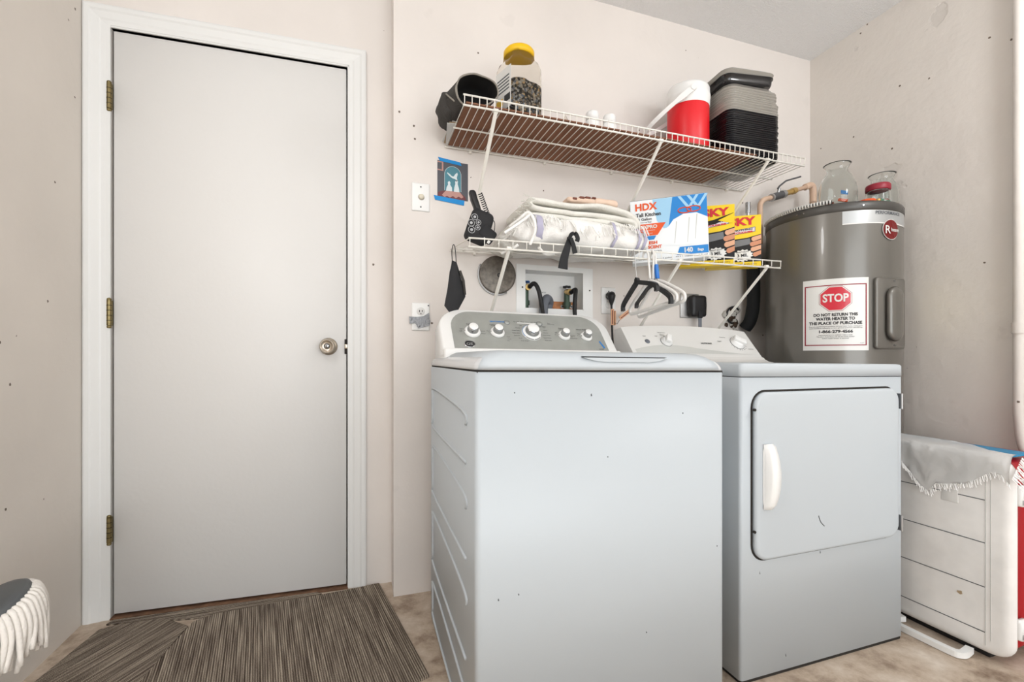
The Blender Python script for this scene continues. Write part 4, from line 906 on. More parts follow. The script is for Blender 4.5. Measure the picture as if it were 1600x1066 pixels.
def husky(t, H, tilt_open):
    L, Dp = .150, .055
    b = B(); b.box(-.072, L, 0, Dp, 0, H, 'husky', xf=None); cb = put('carton', b, t)
    b = B(); b.quad(in_poly([(0, .125*H/.24), (L*.62, .135*H/.24), (L, .150*H/.24), (L, .022), (0, .022)], -.0006), 'blackm')
    b.quad(in_poly([(0, .118*H/.24), (L*.70, .132*H/.24), (L*.72, .105*H/.24), (0, .085*H/.24)], -.0010), 'hgrey')
    for i in range(4):
        x = L*(.74, .70, .72, .78)[i]; z = (.128-.024*i)*H/.24; r_ = .0105*H/.24
        b.quad(in_poly([(x+r_*(1-math.sin(math.radians(q_*18))), z+r_*math.cos(math.radians(q_*18))) for q_ in range(11)][::-1]+[(L, z+r_+.008), (L, z-r_+.010)], -.0014-.0001*i), 'hskin' if i % 2 else 'peachy')
    st_ = []; cx, cz, rr = L*.50, .050, .034
    for i in range(28): a = 2*PI*i/28; q = 1.14 if i % 2 else .93; st_.append((cx+rr*1.15*q*math.cos(a), cz+rr*.72*q*math.sin(a)+.10*rr*math.cos(a)))
    b.quad(in_poly(st_, -.0018), 'label')
    T = lambda x, z: Matrix.Translation((x, -.0024, z)) @ Matrix.Rotation(PI/2, 4, 'X') @ Matrix.Rotation(.08, 4, 'Z')
    b.text('3 MIL', .019, 'ink', T(cx, cz), .0006); b.text('HEAVY DUTY', .0085, 'ink', T(cx, cz+.015), .0002); b.text('42 GALLON', .0075, 'ink', T(cx, cz-.015), .0002)
    b.quad(in_poly([(L*.18, .148*H/.24), (L*.85, .163*H/.24), (L*.85, .185*H/.24), (L*.18, .170*H/.24)], -.0016), 'grey'); b.quad(in_poly([(L*.20, .150*H/.24), (L*.83, .165*H/.24), (L*.83, .182*H/.24), (L*.20, .168*H/.24)], -.0018), 'lav')
    b.text('NOTHING', .0085, 'ink', T(L*.52, .172*H/.24), .0004, wid=.075); b.text('TOUGHER', .0095, 'hred', T(L*.52, .160*H/.24), .0005, wid=.08)
    b.text('HUSKY', .046, 'hred', Matrix.Translation((.030, -.0024, .208*H/.24)) @ Matrix.Rotation(PI/2, 4, 'X') @ Matrix.Rotation(.04, 4, 'Z'), .0020, wid=.190)
    b.text('32 BAGS 42 GAL (159 L)', .007, 'ink', Matrix.Translation((L*.6, -.0012, .012)) @ Matrix.Rotation(PI/2, 4, 'X'), .0001, wid=.085)
    put('printed_front', b, cb, 'red, black and yellow printing')
    if tilt_open:
        b = B(); b.quad(in_poly([(0, .170*H/.24), (L*.45, .182*H/.24), (L*.97, .206*H/.24), (L*.94, .196*H/.24), (L*.5, .165*H/.24), (0, .155*H/.24)], -.0030), 'gap'); b.quad(in_poly([(L*.55, .178*H/.24), (L*.98, .205*H/.24), (L*.98, .165*H/.24), (L*.80, .168*H/.24)], -.0032), 'husky'); put('torn_opening', b, cb, 'torn black opening')
    return t
hk1 = husky(thing('trash_bag_box', 'torn open yellow heavy duty bag box behind, next to the white box', 'box', (1.541-.1258, 1.56+.0817, zlow(1.54, 1.55)+.002), (0, 0, math.radians(-33))), .262, True)
hk2 = husky(thing('trash_bag_box', 'closed yellow heavy duty bag box at right end of lower shelf', 'box', (1.678-.1258, 1.55+.0817, zlow(1.66, 1.54)+.002), (0, 0, math.radians(-33))), .228, False)

# ------------------------------------------------------------------ things hanging from the lower shelf
fm = thing('face_mask', 'black cloth face mask hanging from left end of lower shelf', 'mask', (.318, 1.60, 1.335), (0, 0, math.radians(10)))
b = B(); out = [(-.004, -.05), (.010, -.055), (.020, -.085), (.024, -.105), (.042, -.15), (.044, -.175), (.012, -.232), (-.006, -.243), (-.032, -.212), (-.020, -.15), (-.012, -.09)]
n = len(out); c0 = Vector((.006, -.012, -.155))
for s_, y in ((1, -.002), (-1, .002)):
    vs = [(x, y, z) for x, z in out]+[(c0.x+(x-c0.x)*.5, y-s_*.012, c0.z+(z-c0.z)*.55) for x, z in out]+[(c0.x, y-s_*.016, c0.z)]
    b.add(vs, [[i, (i+1) % n, n+(i+1) % n, n+i] for i in range(n)]+[[n+i, n+(i+1) % n, 2*n] for i in range(n)], 'blackm', True)
fb = put('mask_panel', b, fm)
b = B(); b.tube([(x, 0, z) for x, z in out], .0022, 'black', 6, closed=True); b.tube([(.022, -.006, -.085), (.034, -.010, -.12), (.04, -.009, -.17)], .005, 'bagc', 6); put('hem', b, fb)
b = B(); b.tube(smooth_path([(-.004, 0, -.055), (-.006, 0, -.02), (-.002, -.0, .004), (.004, 0, .004), (.008, 0, -.02), (.012, 0, -.08)], 5), .0015, 'black', 6); put('ear_loop', b, fm)
b = B(); b.lathe([(0, .006), (.062, .006), (.070, .004), (.078, .006), (.080, .003), (.080, 0)], 'disc', 48, xf=Matrix.Translation((.555, WY-.001, 1.290)) @ Matrix.Rotation(PI/2, 4, 'X')); b.lathe([(.004, .0085), (.0075, .0085), (.009, .006)], 'ink', 16, xf=Matrix.Translation((.560, WY-.001, 1.288)) @ Matrix.Rotation(PI/2, 4, 'X'))
b.tube(arc((.552, WY-.006, 1.288), .0835, 150, 300, 16), .003, 'steel', 6)
o = put('metal_disc', b, origin=(.555, WY, 1.29)); tag(o, 'tarnished round metal cover plate on wall under the lower shelf', 'cover plate')
# hangers
def hanger(label, m, loc, rotz, scale, hook_m, wide, clip=False, ribbon_=False, tilt=0, dz=0):
    t = thing('clothes_hanger', label, 'hanger', loc, (0, math.radians(tilt), rotz))
    s_ = scale; b = B()
    hook = [(0, 0, -.050*s_-dz), (0, 0, -.02), (0, 0, 0), (.0, 0, .018), (.012, 0, .030), (.026, 0, .024), (.032, 0, .010)]
    b.tube(smooth_path(hook, 5), .0016 if hook_m == 'steel' else .0042, hook_m, 6); put('hook', b, t)
    b = B()
    if not wide:
        P = smooth_path([(-.195*s_, 0, -.175*s_), (-.185*s_, 0, -.14*s_), (-.10*s_, 0, -.10*s_), (-.02*s_, 0, -.068*s_), (0, 0, -.058*s_), (.02*s_, 0, -.068*s_), (.10*s_, 0, -.10*s_), (.185*s_, 0, -.14*s_), (.195*s_, 0, -.175*s_)], 5)
        vs = []
        for i, p in enumerate(P):
            d = (P[min(i+1, len(P)-1)]-P[max(i-1, 0)]).normalized(); nr = Vector((-d.z, 0, d.x)); h = .008
            for u, v in ((-.006, -h), (.006, -h), (.006, h), (-.006, h)): vs.append(p+Vector((0, u, 0))+nr*v)
        b.add(vs, [[4*i+j, 4*i+(j+1) % 4, 4*i+4+(j+1) % 4, 4*i+4+j] for i in range(len(P)-1) for j in range(4)]+[[0, 1, 2, 3], [len(vs)-4, len(vs)-3, len(vs)-2, len(vs)-1]], m)
        b.prism([(-.022*s_, -.07*s_), (-.014*s_, -.042*s_), (0, -.032*s_), (.014*s_, -.042*s_), (.022*s_, -.07*s_)], -.006, .006, m)
    else:
        b.tube(smooth_path([(0, 0, -.058*s_), (.06*s_, 0, -.082*s_), (.18*s_, 0, -.145*s_), (.205*s_, 0, -.17*s_), (.19*s_, 0, -.19*s_), (.1*s_, 0, -.19*s_), (-.1*s_, 0, -.19*s_), (-.19*s_, 0, -.19*s_), (-.205*s_, 0, -.17*s_), (-.18*s_, 0, -.145*s_), (-.06*s_, 0, -.082*s_), (0, 0, -.058*s_)], 4), .0055, m, 8)
    for v in b.bm.verts: v.co.z -= dz
    put('shoulder_bar', b, t)
    if clip:
        b = B(); b.box(-.006, .006, -.007, .007, -.055, -.012, 'hblue', .002); b.cyl((0, -.0075, -.03), (0, -.009, -.03), .0045, 'hgreen', 12); put('size_clip', b, t, 'blue clip with green dot')
    return t
hanger('black plastic hanger with thin steel hook, left of the white ones', 'black', (.985, 1.478, 1.322), math.radians(84), .66, 'steel', False, tilt=10, dz=.062)
hanger('black plastic hanger behind the white ones', 'black', (1.068, 1.478, 1.322), math.radians(80), .74, 'hangw', False, tilt=-3, dz=.055)
for q_ in (hanger('white plastic tubular hanger with thick hook, front one of two', 'hangw', (1.046, 1.478, 1.312), math.radians(96), .62, 'hangw', True, tilt=6, dz=.025),
           hanger('white plastic tubular hanger with blue size clip, rear one', 'hangw', (1.078, 1.478, 1.312), math.radians(92), .66, 'hangw', True, True, tilt=8, dz=.022)): q_.scale = (1, 1, 1.3)

# ------------------------------------------------------------------ wall fittings
def plate(name, label, cat, x0, x1, z0, z1, m='plastic'):
    t = thing(name, label, cat, ((x0+x1)/2, WY, (z0+z1)/2)); w2, h2 = (x1-x0)/2, (z1-z0)/2; b = B()
    loft_(b, [[(x, 0, z) for x, z in rrect(-w2, w2, -h2, h2, .004, 3)], [(x, -.003, z) for x, z in rrect(-w2, w2, -h2, h2, .004, 3)], [(x, -.006, z) for x, z in rrect(-w2+.004, w2-.004, -h2+.004, h2-.004, .003, 3)]], m)
    put('cover_plate', b, t); return t
K_ = lambda x, z: Matrix.Translation((x, -.006, z)) @ Matrix.Rotation(PI/2, 4, 'X')
t = plate('wall_switch', 'white wall plate with round push knob beside the taped picture', 'switch', .198, .269, 1.525, 1.637)
b = B(); b.lathe([(0, .012), (.008, .012), (.010, .008), (.011, 0)], 'ivory', 24, xf=K_(.002, 0)); b.lathe([(.011, .003), (.0125, 0)], 'nickel', 24, xf=K_(.002, 0)); put('push_knob', b, t)
b = B(); b.lathe([(0, .001), (.003, .001), (.003, 0)], 'scuff', 12, xf=K_(0, .04)); b.lathe([(0, .001), (.003, .001), (.003, 0)], 'scuff', 12, xf=K_(0, -.04)); put('plate_screw', b, t)
t = plate('wall_outlet', 'white wall outlet half covered with silver duct tape', 'outlet', .198, .269, 1.048, 1.159)
b = B(); b.lathe([(0, .002), (.015, .002), (.0165, 0)], 'dplastic', 28, xf=K_(0, .021)); b.box(-.007, -.004, -.009, -.0075, .018, .026, 'gap'); b.box(.004, .007, -.009, -.0075, .019, .026, 'gap'); b.cyl((0, -.0075, .012), (0, -.0088, .012), .0022, 'gap', 10); b.cyl((.030, -.006, .045), (.030, -.0075, .045), .003, 'scuff', 10); put('socket', b, t)
b = B(); vs = []; 
tp = [(-.048, -.012, -.038), (-.030, -.010, -.040), (.0, -.006, -.044), (.034, .018, -.036), (.036, .012, -.045)]
pts = [(-.046, .004), (-.015, .003), (.012, .008), (.033, .022), (.034, -.004), (.037, -.012), (.034, -.03), (-.010, -.042), (-.022, -.022), (-.044, -.024)]
b.add([(x, -.010+.002*math.sin(x*300), z-.005) for x, z in pts]+[(x, -.006, z-.005) for x, z in pts], [list(range(10)), list(range(10, 20))]+[[i, (i+1) % 10, 10+(i+1) % 10, 10+i] for i in range(10)], 'duct')
put('duct_tape', b, t, 'crumpled silver duct tape')
t = plate('wall_outlet', 'white wall outlet plate with black plug in it, left of the hangers', 'outlet', 1.048, 1.122, 1.141, 1.262)
b = B(); b.lathe([(0, .002), (.015, .002), (.0165, 0)], 'dplastic', 28, xf=K_(0, .021)); b.lathe([(0, .002), (.015, .002), (.0165, 0)], 'dplastic', 28, xf=K_(0, -.021)); b.cyl((0, -.006, .042), (0, -.0075, .042), .003, 'scuff', 10); put('socket', b, t)
cd = thing('power_cord', 'black power cord with round plug hanging from the outlet behind appliances', 'cord', (1.085, 1.82, 1.222))
b = B(); b.cyl((0, .012, 0), (0, -.012, 0), .018, 'black', 20); b.lathe([(.0, .012), (.016, .008), (.0185, -.002), (.014, -.02), (.006, -.042), (.0045, -.046)], 'black', 20, (0, -.008, 0)); put('plug', b, cd)
b = B(); b.tube(smooth_path([(0, -.008, -.04), (.002, -.008, -.12), (.004, -.010, -.20), (.0, -.03, -.30), (0, -.02, -.45)], 5), .0048, 'black', 8); put('cable', b, cd)
b = B(); b.box(-.008, .008, -.018, -.015, -.135, -.062, 'tagc', .0005); b.box(.012, .016, -.02, -.004, -.135, -.07, 'tagc'); b.box(-.003, .002, -.0186, -.018, -.13, -.068, 'brown'); put('paper_tag', b, cd, 'tan paper tag'); b = B(); b.box(0, .062, -.010, -.007, -.008, .008, 'tagc', xf=Matrix.Translation((.030, -.02, -.105)) @ Matrix.Rotation(math.radians(-35), 4, 'Y')); b.box(.005, .055, -.0108, -.0102, -.004, .0, 'brown', xf=Matrix.Translation((.030, -.02, -.105)) @ Matrix.Rotation(math.radians(-35), 4, 'Y')); b.tube([(.008, -.022, -.125), (.02, -.022, -.13), (.034, -.022, -.11)], .0012, 'black', 5); put('paper_tag', b, cd, 'tan paper tag')
t = thing('dryer_outlet', 'grey steel outlet box with large black dryer plug on wall', 'outlet', (1.545, WY, 1.193))
b = B(); b.box(-.064, .045, -.008, 0, -.058, .060, 'steel', .002); b.box(-.058, .06, -.006, 0, -.05, .052, 'scuff', .002); b.cyl((-.052, -.008, .03), (-.052, -.011, .03), .003, 'chrome', 8); b.cyl((-.045, -.008, .036), (-.045, -.011, .036), .003, 'chrome', 8); put('box_plate', b, t)
t2 = thing('dryer_plug', 'large black dryer plug on the steel outlet box', 'plug', (1.560, WY-.008, 1.193))
b = B(); blob(b, .090, .042, .104, 'black', .014, 8, .0015, 30, 2, Matrix.Translation((.0, -.022, -.055))); put('plug_body', b, t2)
b = B(); b.box(-.012, .012, -.048, -.038, -.062, -.028, 'blackm', .003); b.box(-.009, .009, -.045, -.038, -.30, -.058, 'grey', .003); put('flat_cable', b, t2)
# recessed valve box
t = thing('valve_box', 'white recessed washer valve box set in wall above the washing machine', 'valve box', (.817, WY, 1.237))
b = B(); o_ = [(.637-.817, -.12+.0), (1.004-.817, .12)]; ix0, ix1, iz0, iz1 = ox0-.817, ox1-.817, oz0-1.237, oz1-1.237
X0, X1, Z0, Z1 = -.180, .187, -.135, .105
for q in ((X0, ix0, Z0, Z1), (ix1, X1, Z0, Z1), (ix0, ix1, iz1, Z1), (ix0, ix1, Z0, iz0)): b.box(q[0], q[1], -.004, 0, q[2], q[3], 'plastic')
e = .003
b.box(ix0, ix0+e, -.004, .084, iz0, iz1, 'plastic'); b.box(ix1-e, ix1, -.004, .084, iz0, iz1, 'plastic'); b.box(ix0, ix1, -.004, .084, iz1-e, iz1, 'plastic'); b.box(ix0, ix1, -.004, .084, iz0, iz0+e, 'plastic'); b.box(ix0, ix1, .081, .084, iz0, iz1, 'plastic')
for x in (X0+.028, X1-.016): b.cyl((x, -.004, .006), (x, -.0055, .006), .0035, 'gap', 10)
b.text('OATEY', .009, 'scuff', Matrix.Translation((-.02, .0805, .0)) @ Matrix.Rotation(PI/2, 4, 'X'))
put('box_frame', b, t)
b = B(); b.box(ix0+.10, ix1-.004, .060, .080, iz0+.006, iz0+.044, 'plank', .002)
for x in (ix0+.205, ix1-.03): b.cyl((x, .06, iz0+.022), (x, .057, iz0+.022), .008, 'steel', 12); b.cyl((x, .057, iz0+.022), (x, .056, iz0+.022), .0035, 'gap', 10)
put('wood_strip', b, t, 'stained wooden strip')
for (x, z, mm, big) in ((ix0+.022, .020, 'vblue', 1), (ix1-.060, .008, 'vblue', 0)):
    v_ = B(); v_.cyl((x, .045, iz0+.003), (x, .045, z+.0), .013, 'vgreen', 14); v_.cyl((x, .045, iz0+.02), (x, .045, iz0+.04), .018, 'vgreen', 14); v_.cyl((x, .045, z-.006), (x+.0, .01, z-.010), .014, 'brassy', 8); v_.cyl((x, .045, z), (x, .045, z+.016), .005, 'steel', 8); 
    vv = put('shutoff_valve', v_, t)
    v_ = B()
    for k_ in range(6): a = k_*PI/3; v_.cyl((x+.013*math.cos(a), .045+.013*math.sin(a), z+.013), (x+.013*math.cos(a), .045+.013*math.sin(a), z+.021), .0065, mm if big else 'ink', 8)
    v_.cyl((x, .045, z+.013), (x, .045, z+.020), .011, mm if big else 'ink', 12); put('valve_wheel', v_, vv, 'dark blue hand wheel')
for k_, (x, z) in enumerate(((.708, 1.247), (.905, 1.230))):
    b = B(); b.tube(smooth_path([(x-.006, 1.850, z), (x+.006, 1.825, z+.012), (x+.022 if not k_ else x-.002, 1.812, z-.02), (x+.034 if not k_ else x-.010, 1.800, z-.10), (x+.04 if not k_ else x-.014, 1.75, z-.25), (x+.03, 1.70, z-.40)], 6), .0095, 'black', 12)
    o = put('water_hose', b, origin=(x, 1.80, 1.1)); tag(o, ('black rubber water hose curving out of left side of valve box', 'black rubber water hose at right side of the valve box')[k_], 'hose')
b = B(); b.tube(smooth_path([(.79, 1.870, 1.14), (.80, 1.86, 1.185), (.775, 1.832, 1.197), (.755, 1.815, 1.16), (.745, 1.79, 1.08), (.74, 1.74, .96)], 6), .019, 'grey', 16)
o = put('drain_hose', b, origin=(.77, 1.8, 1.0)); tag(o, 'thick grey drain hose looping into the valve box', 'hose')
# postcard with tape
t = thing('postcard', 'postcard of white figurine under glass dome taped to wall', 'picture', (.3635, WY, 1.663))
W2, H2 = .063, .077; y = -.0016
b = B(); b.box(-W2, W2, y, -.0002, -H2, H2, 'photo'); pb = put('card', b, t)
b = B(); q = lambda pts, m, d: b.quad([(x, y-d, z) for x, z in pts], m)
q([(-W2, H2-.004), (-W2+.024, H2-.004), (-W2+.024, H2-.042), (-W2, H2-.04)], 'pink', .0001); q([(-W2, H2-.008), (-W2+.018, H2-.008), (-W2+.018, H2-.037), (-W2, H2-.035)], 'photo', .0002)
dome = [(-.034, -.042)]+[(-.034*math.cos(math.radians(i*12)), .024+.034*math.sin(math.radians(i*12))) for i in range(16)]+[(.034, -.042)]
q(dome, 'photob', .0003); b.tube([(x, y-.0006, z) for x, z in dome], .0008, 'statue', 4)
q([(-W2+.002, -.052), (-.04, -.045), (.03, -.045), (.05, -.060), (.056, -.074), (-W2+.002, -.074)], 'pmaroon', .0003); q([(-.045, -.062), (-.03, -.044), (.03, -.044), (.044, -.062), (.036, -.068), (.024, -.062), (.012, -.070), (0, -.062), (-.012, -.070), (-.024, -.064), (-.034, -.070)], 'pink', .0005)
for pts in ([(-.028, -.044), (-.026, -.030), (-.020, -.018), (-.021, -.008), (-.015, -.002), (-.010, -.008), (-.011, -.018), (-.004, -.028), (-.003, -.044)],
            [(.004, -.044), (.006, -.026), (.010, -.012), (.009, -.002), (.015, .006), (.021, .000), (.020, -.012), (.025, -.028), (.027, -.044)],
            [(-.022, .032), (-.010, .024), (-.004, .018), (.004, .018), (.008, .026), (.018, .036), (.020, .028), (.016, .014), (.020, .002), (.014, -.002), (.010, .008), (-.002, .010), (-.014, .018), (-.024, .028)]): q(pts, 'statue', .0007)
put('printed_scene', b, pb, 'white figurine under a glass dome', recalc=False)
b = B(); b.prism([(-W2+.002, H2+.012), (.030, H2+.002), (.036, H2-.012), (-W2+.010, H2-.003)], -.0035, -.0022, 'tblue'); put('tape_strip', b, t, 'blue painters tape')
b = B(); b.prism([(-W2-.015, -H2+.010), (.048, -H2+.000), (.046, -H2-.020), (-W2-.009, -H2-.008)], -.0035, -.0022, 'tblue'); put('tape_strip', b, t, 'blue painters tape')
# seam line on wall right of valve box, lower down screws
b = B(); b.cyl((1.605, WY, 1.085), (1.605, WY-.004, 1.085), .006, 'copper', 12); b.cyl((1.605, WY-.004, 1.085), (1.605, WY-.006, 1.085), .0025, 'gap', 8); o = put('wall_screw', b, origin=(1.605, WY, 1.085)); tag(o, 'small round screw head in wall right of the dryer plug', 'screw')

# ------------------------------------------------------------------ on top of the heater
def glass_jar(name, label, loc, prof, th=.0022):
    t = thing(name, label, 'jar', loc); b = B()
    inner = [(max(.0005, r-th), z+(th if i < 2 else 0)) for i, (r, z) in enumerate(prof)][::-1]
    b.lathe([(0.0002, 0)]+prof+inner+[(.0002, th)], 'glass', 48); put('glass_body', b, t); return t
J1 = [(.045, 0), (.058, .006), (.066, .03), (.068, .06), (.062, .095), (.048, .120), (.037, .132), (.035, .142), (.043, .155), (.048, .160)]
t = glass_jar('glass_vase', 'tall clear glass vase with flared rim on the water heater', (2.005, 1.45, HZ-.001), [(r*1.1, z*1.33) for r, z in J1])
b = B()
for i in range(7):
    random.seed(i+9); a = i*.9; b.box(-.018, .018, -.004, .004, 0, .012, ('hdxb', 'vgreen', 'brown', 'blue', 'hskin', 'orange', 'grey')[i], .002, xf=Matrix.Translation((.028*math.cos(a), .028*math.sin(a), .006+.018*(i % 3))) @ Matrix.Rotation(a+1, 4, 'Z') @ Matrix.Rotation(.3, 4, 'Y'))
b.box(-.045, -.005, -.050, -.048, .065, .080, 'blue')
put('small_contents', b, t, 'small coloured odds and ends')
J2 = [(.05, 0), (.060, .005), (.066, .03), (.066, .07), (.058, .095), (.044, .110), (.042, .118), (.050, .130), (.056, .134)]
glass_jar('glass_vase', 'short clear glass vase behind the red lidded jar on heater', (2.222, 1.405, HZ-.001), [(r*.92, z*1.33) for r, z in J2])
t = glass_jar('glass_jar', 'small clear glass jar with dark red lid on the water heater', (2.135, 1.36, HZ-.001) if False else (2.094, 1.340, HZ-.001), [(.036, 0), (.041, .004), (.042, .03), (.040, .062), (.038, .070)])
b = B(); b.lathe([(0, .068), (.042, .068), (.044, .071), (.044, .090), (.041, .095), (0, .096)], 'maroon' if False else 'drk', 40); put('lid', b, t, 'dark red lid')
b = B(); b.lathe([(0, .004), (.037, .004), (.038, .025), (.0, .028)], 'contents', 30); put('contents', b, t)
b = B(); b.box(-.035, .035, -.010, .010, 0, .018, 'green2', .006); b.text('BIC', .012, 'label', Matrix.Translation((-.008, -.0102, .009)) @ Matrix.Rotation(PI/2, 4, 'X'), .0003); b.box(-.048, -.034, -.008, .008, 0, .016, 'brassy', .003)
o = put('cigarette_lighter', b); o.location = (2.075, 1.305, HZ+.0015); o.rotation_euler = (0, 0, math.radians(5)); tag(o, 'green and black lighter lying on front edge of the heater top', 'lighter')
b = B(); b.lathe([(0, 0), (.026, 0), (.03, .005), (.028, .010), (0, .013)], 'orange', 24); o = put('bottle_cap', b); o.location = (1.995, 1.318, HZ+.001); tag(o, 'small orange cap beside the lighter on heater top', 'cap')

# ------------------------------------------------------------------ cooler standing on end
co = thing('ice_chest', 'red and white ice chest standing on end at the right wall', 'cooler', (1.84, .812, .028))
def xring(x, y0, y1, z0, z1, r): return [(x, y, z) for y, z in rrect(y0, y1, z0, z1, r, 7)]
b = B(); loft_(b, [xring(.026, .004, .396, .004, .600, .045), xring(.10, .006, .394, .006, .598, .045), xring(.36, .020, .38, .02, .585, .05), xring(.372, .03, .37, .03, .575, .05)], 'cred'); cb = put('chest_body', b, co, 'red body')
b = B(); loft_(b, [xring(.027, -.004, .404, -.004, .606, .05), xring(.020, -.006, .406, -.006, .608, .055), xring(.008, -.002, .402, -.002, .604, .055), xring(.001, .010, .390, .010, .592, .05), xring(0, .02, .38, .02, .582, .045)], 'cwhite'); lidc = put('chest_lid', b, co, 'white lid')
b = B()
for z in (.060, .200, .337, .470): b.box(-.0012, .001, .058, .385, z-.0012, z+.0012, 'scuff')
b.box(-.0012, .001, .0560, .0578, .02, .56, 'dgrey'); b.box(-.0012, .001, .0440, .0450, .04, .56, 'dgrey')
b.box(-.0022, .001, .125, .17, .44, .50, 'ewhite', .001)
put('moulded_groove', b, lidc)
b = B()
for y_, z_, s_ in ((.33, .39, .022), (.315, .375, .012), (.12, .155, .007), (.34, .30, .008), (.30, .60-.22, .006)):
    pts = [(y_+s_*math.cos(a*PI/5)*(1+.3*math.sin(a*2.3)), z_+s_*.8*math.sin(a*PI/5)*(1+.3*math.cos(a*1.7))) for a in range(10)]; b.quad([(-.0016, y, z) for y, z in pts], 'stain')
put('stain_mark', b, lidc, 'brown stains')
for z in (.500, .100):
    b = B(); loft_(b, [[(x, -.004, zz_) for x, zz_ in rrect(.020, .058, z-.034, z+.030, .010, 4)], [(x, -.014, zz_) for x, zz_ in rrect(.021, .057, z-.033, z+.029, .010, 4)]], 'plastic'); b.box(.034, .064, -.024, -.012, z-.010, z+.010, 'plastic', .003); b.box(.028, .05, -.0155, -.013, z-.028, z-.014, 'steel', .001); put('latch', b, co, 'white plastic latch')
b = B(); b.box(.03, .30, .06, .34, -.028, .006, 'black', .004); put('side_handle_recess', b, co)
# carrying handle resting on the floor in front
b = B(); P = [(1.765, 1.06, .012), (1.760, 1.03, .012), (1.762, .93, .012), (1.765, .885, .012)]
L1 = smooth_path([(1.835, 1.09, .016), (1.80, 1.098, .014), (1.778, 1.085, .012), (1.772, 1.06, .012), (1.775, .93, .012), (1.785, .905, .012), (1.80, .90, .014), (1.835, .905, .016)], 6); vs = []
for i, p in enumerate(L1):
    d = (L1[min(i+1, len(L1)-1)]-L1[max(i-1, 0)]).normalized(); sd = d.cross(Vector((0, 0, 1))).normalized()
    for u, v in ((-.010, -.010), (.010, -.010), (.010, .008), (-.010, .008)): vs.append(p+sd*u+Vector((0, 0, v)))
b.add(vs, [[4*i+j, 4*i+(j+1) % 4, 4*i+4+(j+1) % 4, 4*i+4+j] for i in range(len(L1)-1) for j in range(4)]+[[0, 1, 2, 3], [len(vs)-4, len(vs)-3, len(vs)-2, len(vs)-1]], 'plastic')
for v in b.bm.verts: v.co -= Vector((1.84, .812, .028))
put('carry_handle', b, co, 'white carry handle')
# rag draped over the cooler
rg = thing('draped_rag', 'frayed white rag draped over top edge of the ice chest', 'cloth', (1.84, 1.0, .641))
b = B(); NY, NS = 40, 26; vs = []
def interp(x, P):
    for (a, u), (c, v) in zip(P, P[1:]):
        if x <= c: return u+(v-u)*max(0, (x-a))/(c-a)
    return P[-1][1]
hang = lambda y: interp(y, [(-.20, .085), (-.175, .05), (-.15, .055), (-.11, .09), (-.05, .115), (-.01, .125), (.012, .155), (.035, .14), (.10, .06), (.2, .05)])
topx = lambda y: interp(y, [(-.20, .03), (-.12, .05), (-.05, .12), (.2, .16)])
for i in range(NY+1):
    y = -.195+.39*i/NY
    h = hang(y)+.008*noise.noise(Vector((y*40, 0, 0)))
    for j in range(NS+1):
        s_ = j/NS*(h+topx(y))
        if s_ < h: x = -.015-.007*noise.noise(Vector((y*16, s_*16, 1)))-.004*noise.noise(Vector((y*45, s_*30, 6)))-.004*math.sin(y*60+s_*12)*(1-s_/h); z = -(h-s_)
        else: x = -.012+(s_-h); z = .008+.006*noise.noise(Vector((y*12, s_*12, 4)))
        # round the corner
        if abs(s_-h) < .02: k_ = 1-abs(s_-h)/.02; x += .004*k_; z -= .003*k_
        vs.append((x, y, z))
b.add(vs, [[i*(NS+1)+j, i*(NS+1)+j+1, (i+1)*(NS+1)+j+1, (i+1)*(NS+1)+j] for i in range(NY) for j in range(NS)], 'cloth', True)
bmesh.ops.solidify(b.bm, geom=b.bm.faces[:], thickness=.0025)
rb = put('rag_cloth', b, rg)
b = B(); fringe(b, lambda q: ((-.016, -.193+.386*q, -hang(-.195+.39*q)+.004), (-.05, -.2, -1)), 120, .022, 'cloth', 3, .0013); fringe(b, lambda q: ((-.01+.05*q, -.196, -.06*(1-q)), (0, -.7, -.7)), 22, .05, 'cloth', 8, .0016); put('frayed_edge', b, rb)
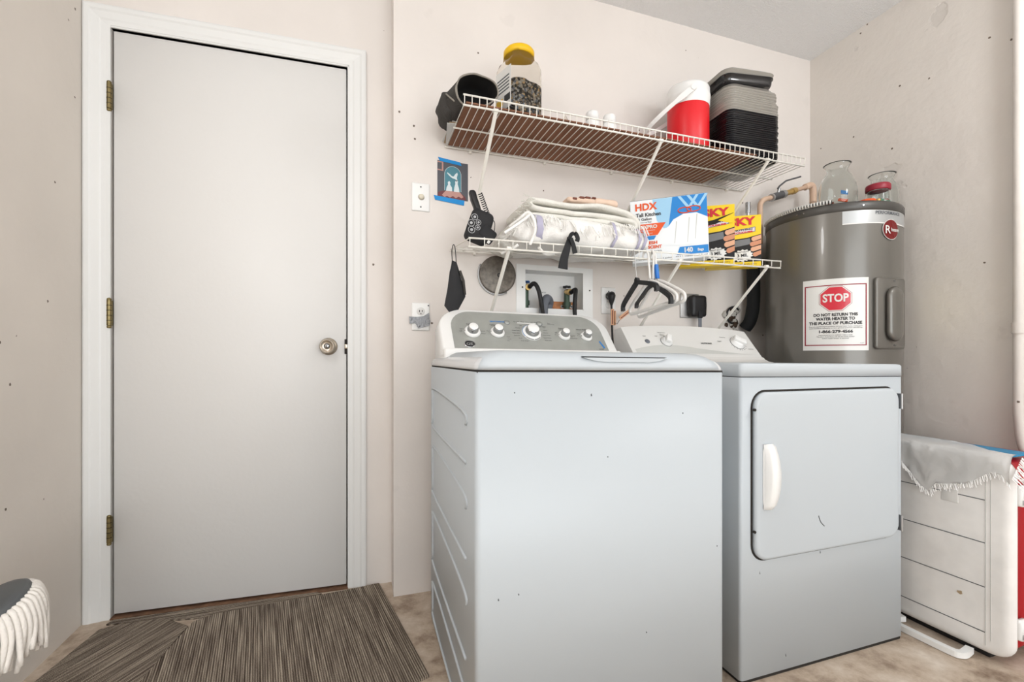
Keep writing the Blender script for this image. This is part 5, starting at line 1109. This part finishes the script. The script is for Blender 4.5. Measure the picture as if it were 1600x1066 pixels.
b = B(); blob(b, .13, .37, .007, 'teal', .003, 12, .0015, 12, 2); o = put('plastic_sheet', b); o.location = (1.945, 1.012, .6345); tag(o, 'folded blue plastic sheet peeking out behind the rag on ice chest', 'plastic sheet')

# ------------------------------------------------------------------ mop by the left wall
mp = thing('string_mop', 'white string mop with round grey plate hanging by the left wall', 'mop', (-.788, 1.30, .386))
MR = Matrix.Rotation(math.radians(-24), 4, 'Y') @ Matrix.Rotation(math.radians(14), 4, 'X')
b = B(); b.lathe([(0, .016), (.03, .014), (.075, .008), (.088, .003), (.094, -.003), (.094, -.010), (.088, -.014), (0, -.014)], 'mopg', 56, xf=MR); b.lathe([(0, .05), (.016, .05), (.020, .02), (.03, .012)], 'mopg', 24, xf=MR); put('mop_plate', b, mp, 'dark grey round plate')
b = B(); random.seed(5)
for ring in range(3):
    for i in range(58):
        a = 2*PI*(i+random.random()*.7)/58; r0 = .086-.016*ring; st0 = MR @ Vector((r0*math.cos(a), r0*math.sin(a), -.010)); ou = Vector((math.cos(a), math.sin(a), 0)); ln = random.uniform(.10, .135)-.012*ring
        lean = Vector((.012, -.006, 0))
        p1 = st0+ou*.018+Vector((0, 0, -.004)); p2 = st0+ou*.026+Vector((0, 0, -.045))+lean*.4; p3 = st0+ou*(.018-.01*ring)+Vector((random.uniform(-.01, .01), random.uniform(-.01, .01), -ln))+lean
        p1.x = max(p1.x, -.124); p2.x = max(p2.x, -.124); p3.x = max(p3.x, -.124)
        b.tube(smooth_path([st0, p1, p2, p3], 3), [.004]+[.0062]*7+[.0055, .005], 'mopw', 6)
put('mop_strings', b, mp, 'white twisted cotton strings')
b = B(); b.tube([MR @ Vector((0, 0, .02)), MR @ Vector((0, 0, .09)), Vector((-.09, -.12, .55)), Vector((-.118, -.16, 1.0))], .011, 'plastic', 12); put('mop_pole', b, mp)
b = B(); b.box(-.925, -.905, 1.12, 1.16, 1.38, 1.42, 'black', .004); b.tube(arc((-.908, 1.14, 1.395), .016, 90, 300, 10, 'xz'), .004, 'black', 6); o = put('wall_hook', b, origin=(-.925, 1.14, 1.4)); tag(o, 'small black hook on left wall that holds the mop pole', 'hook')
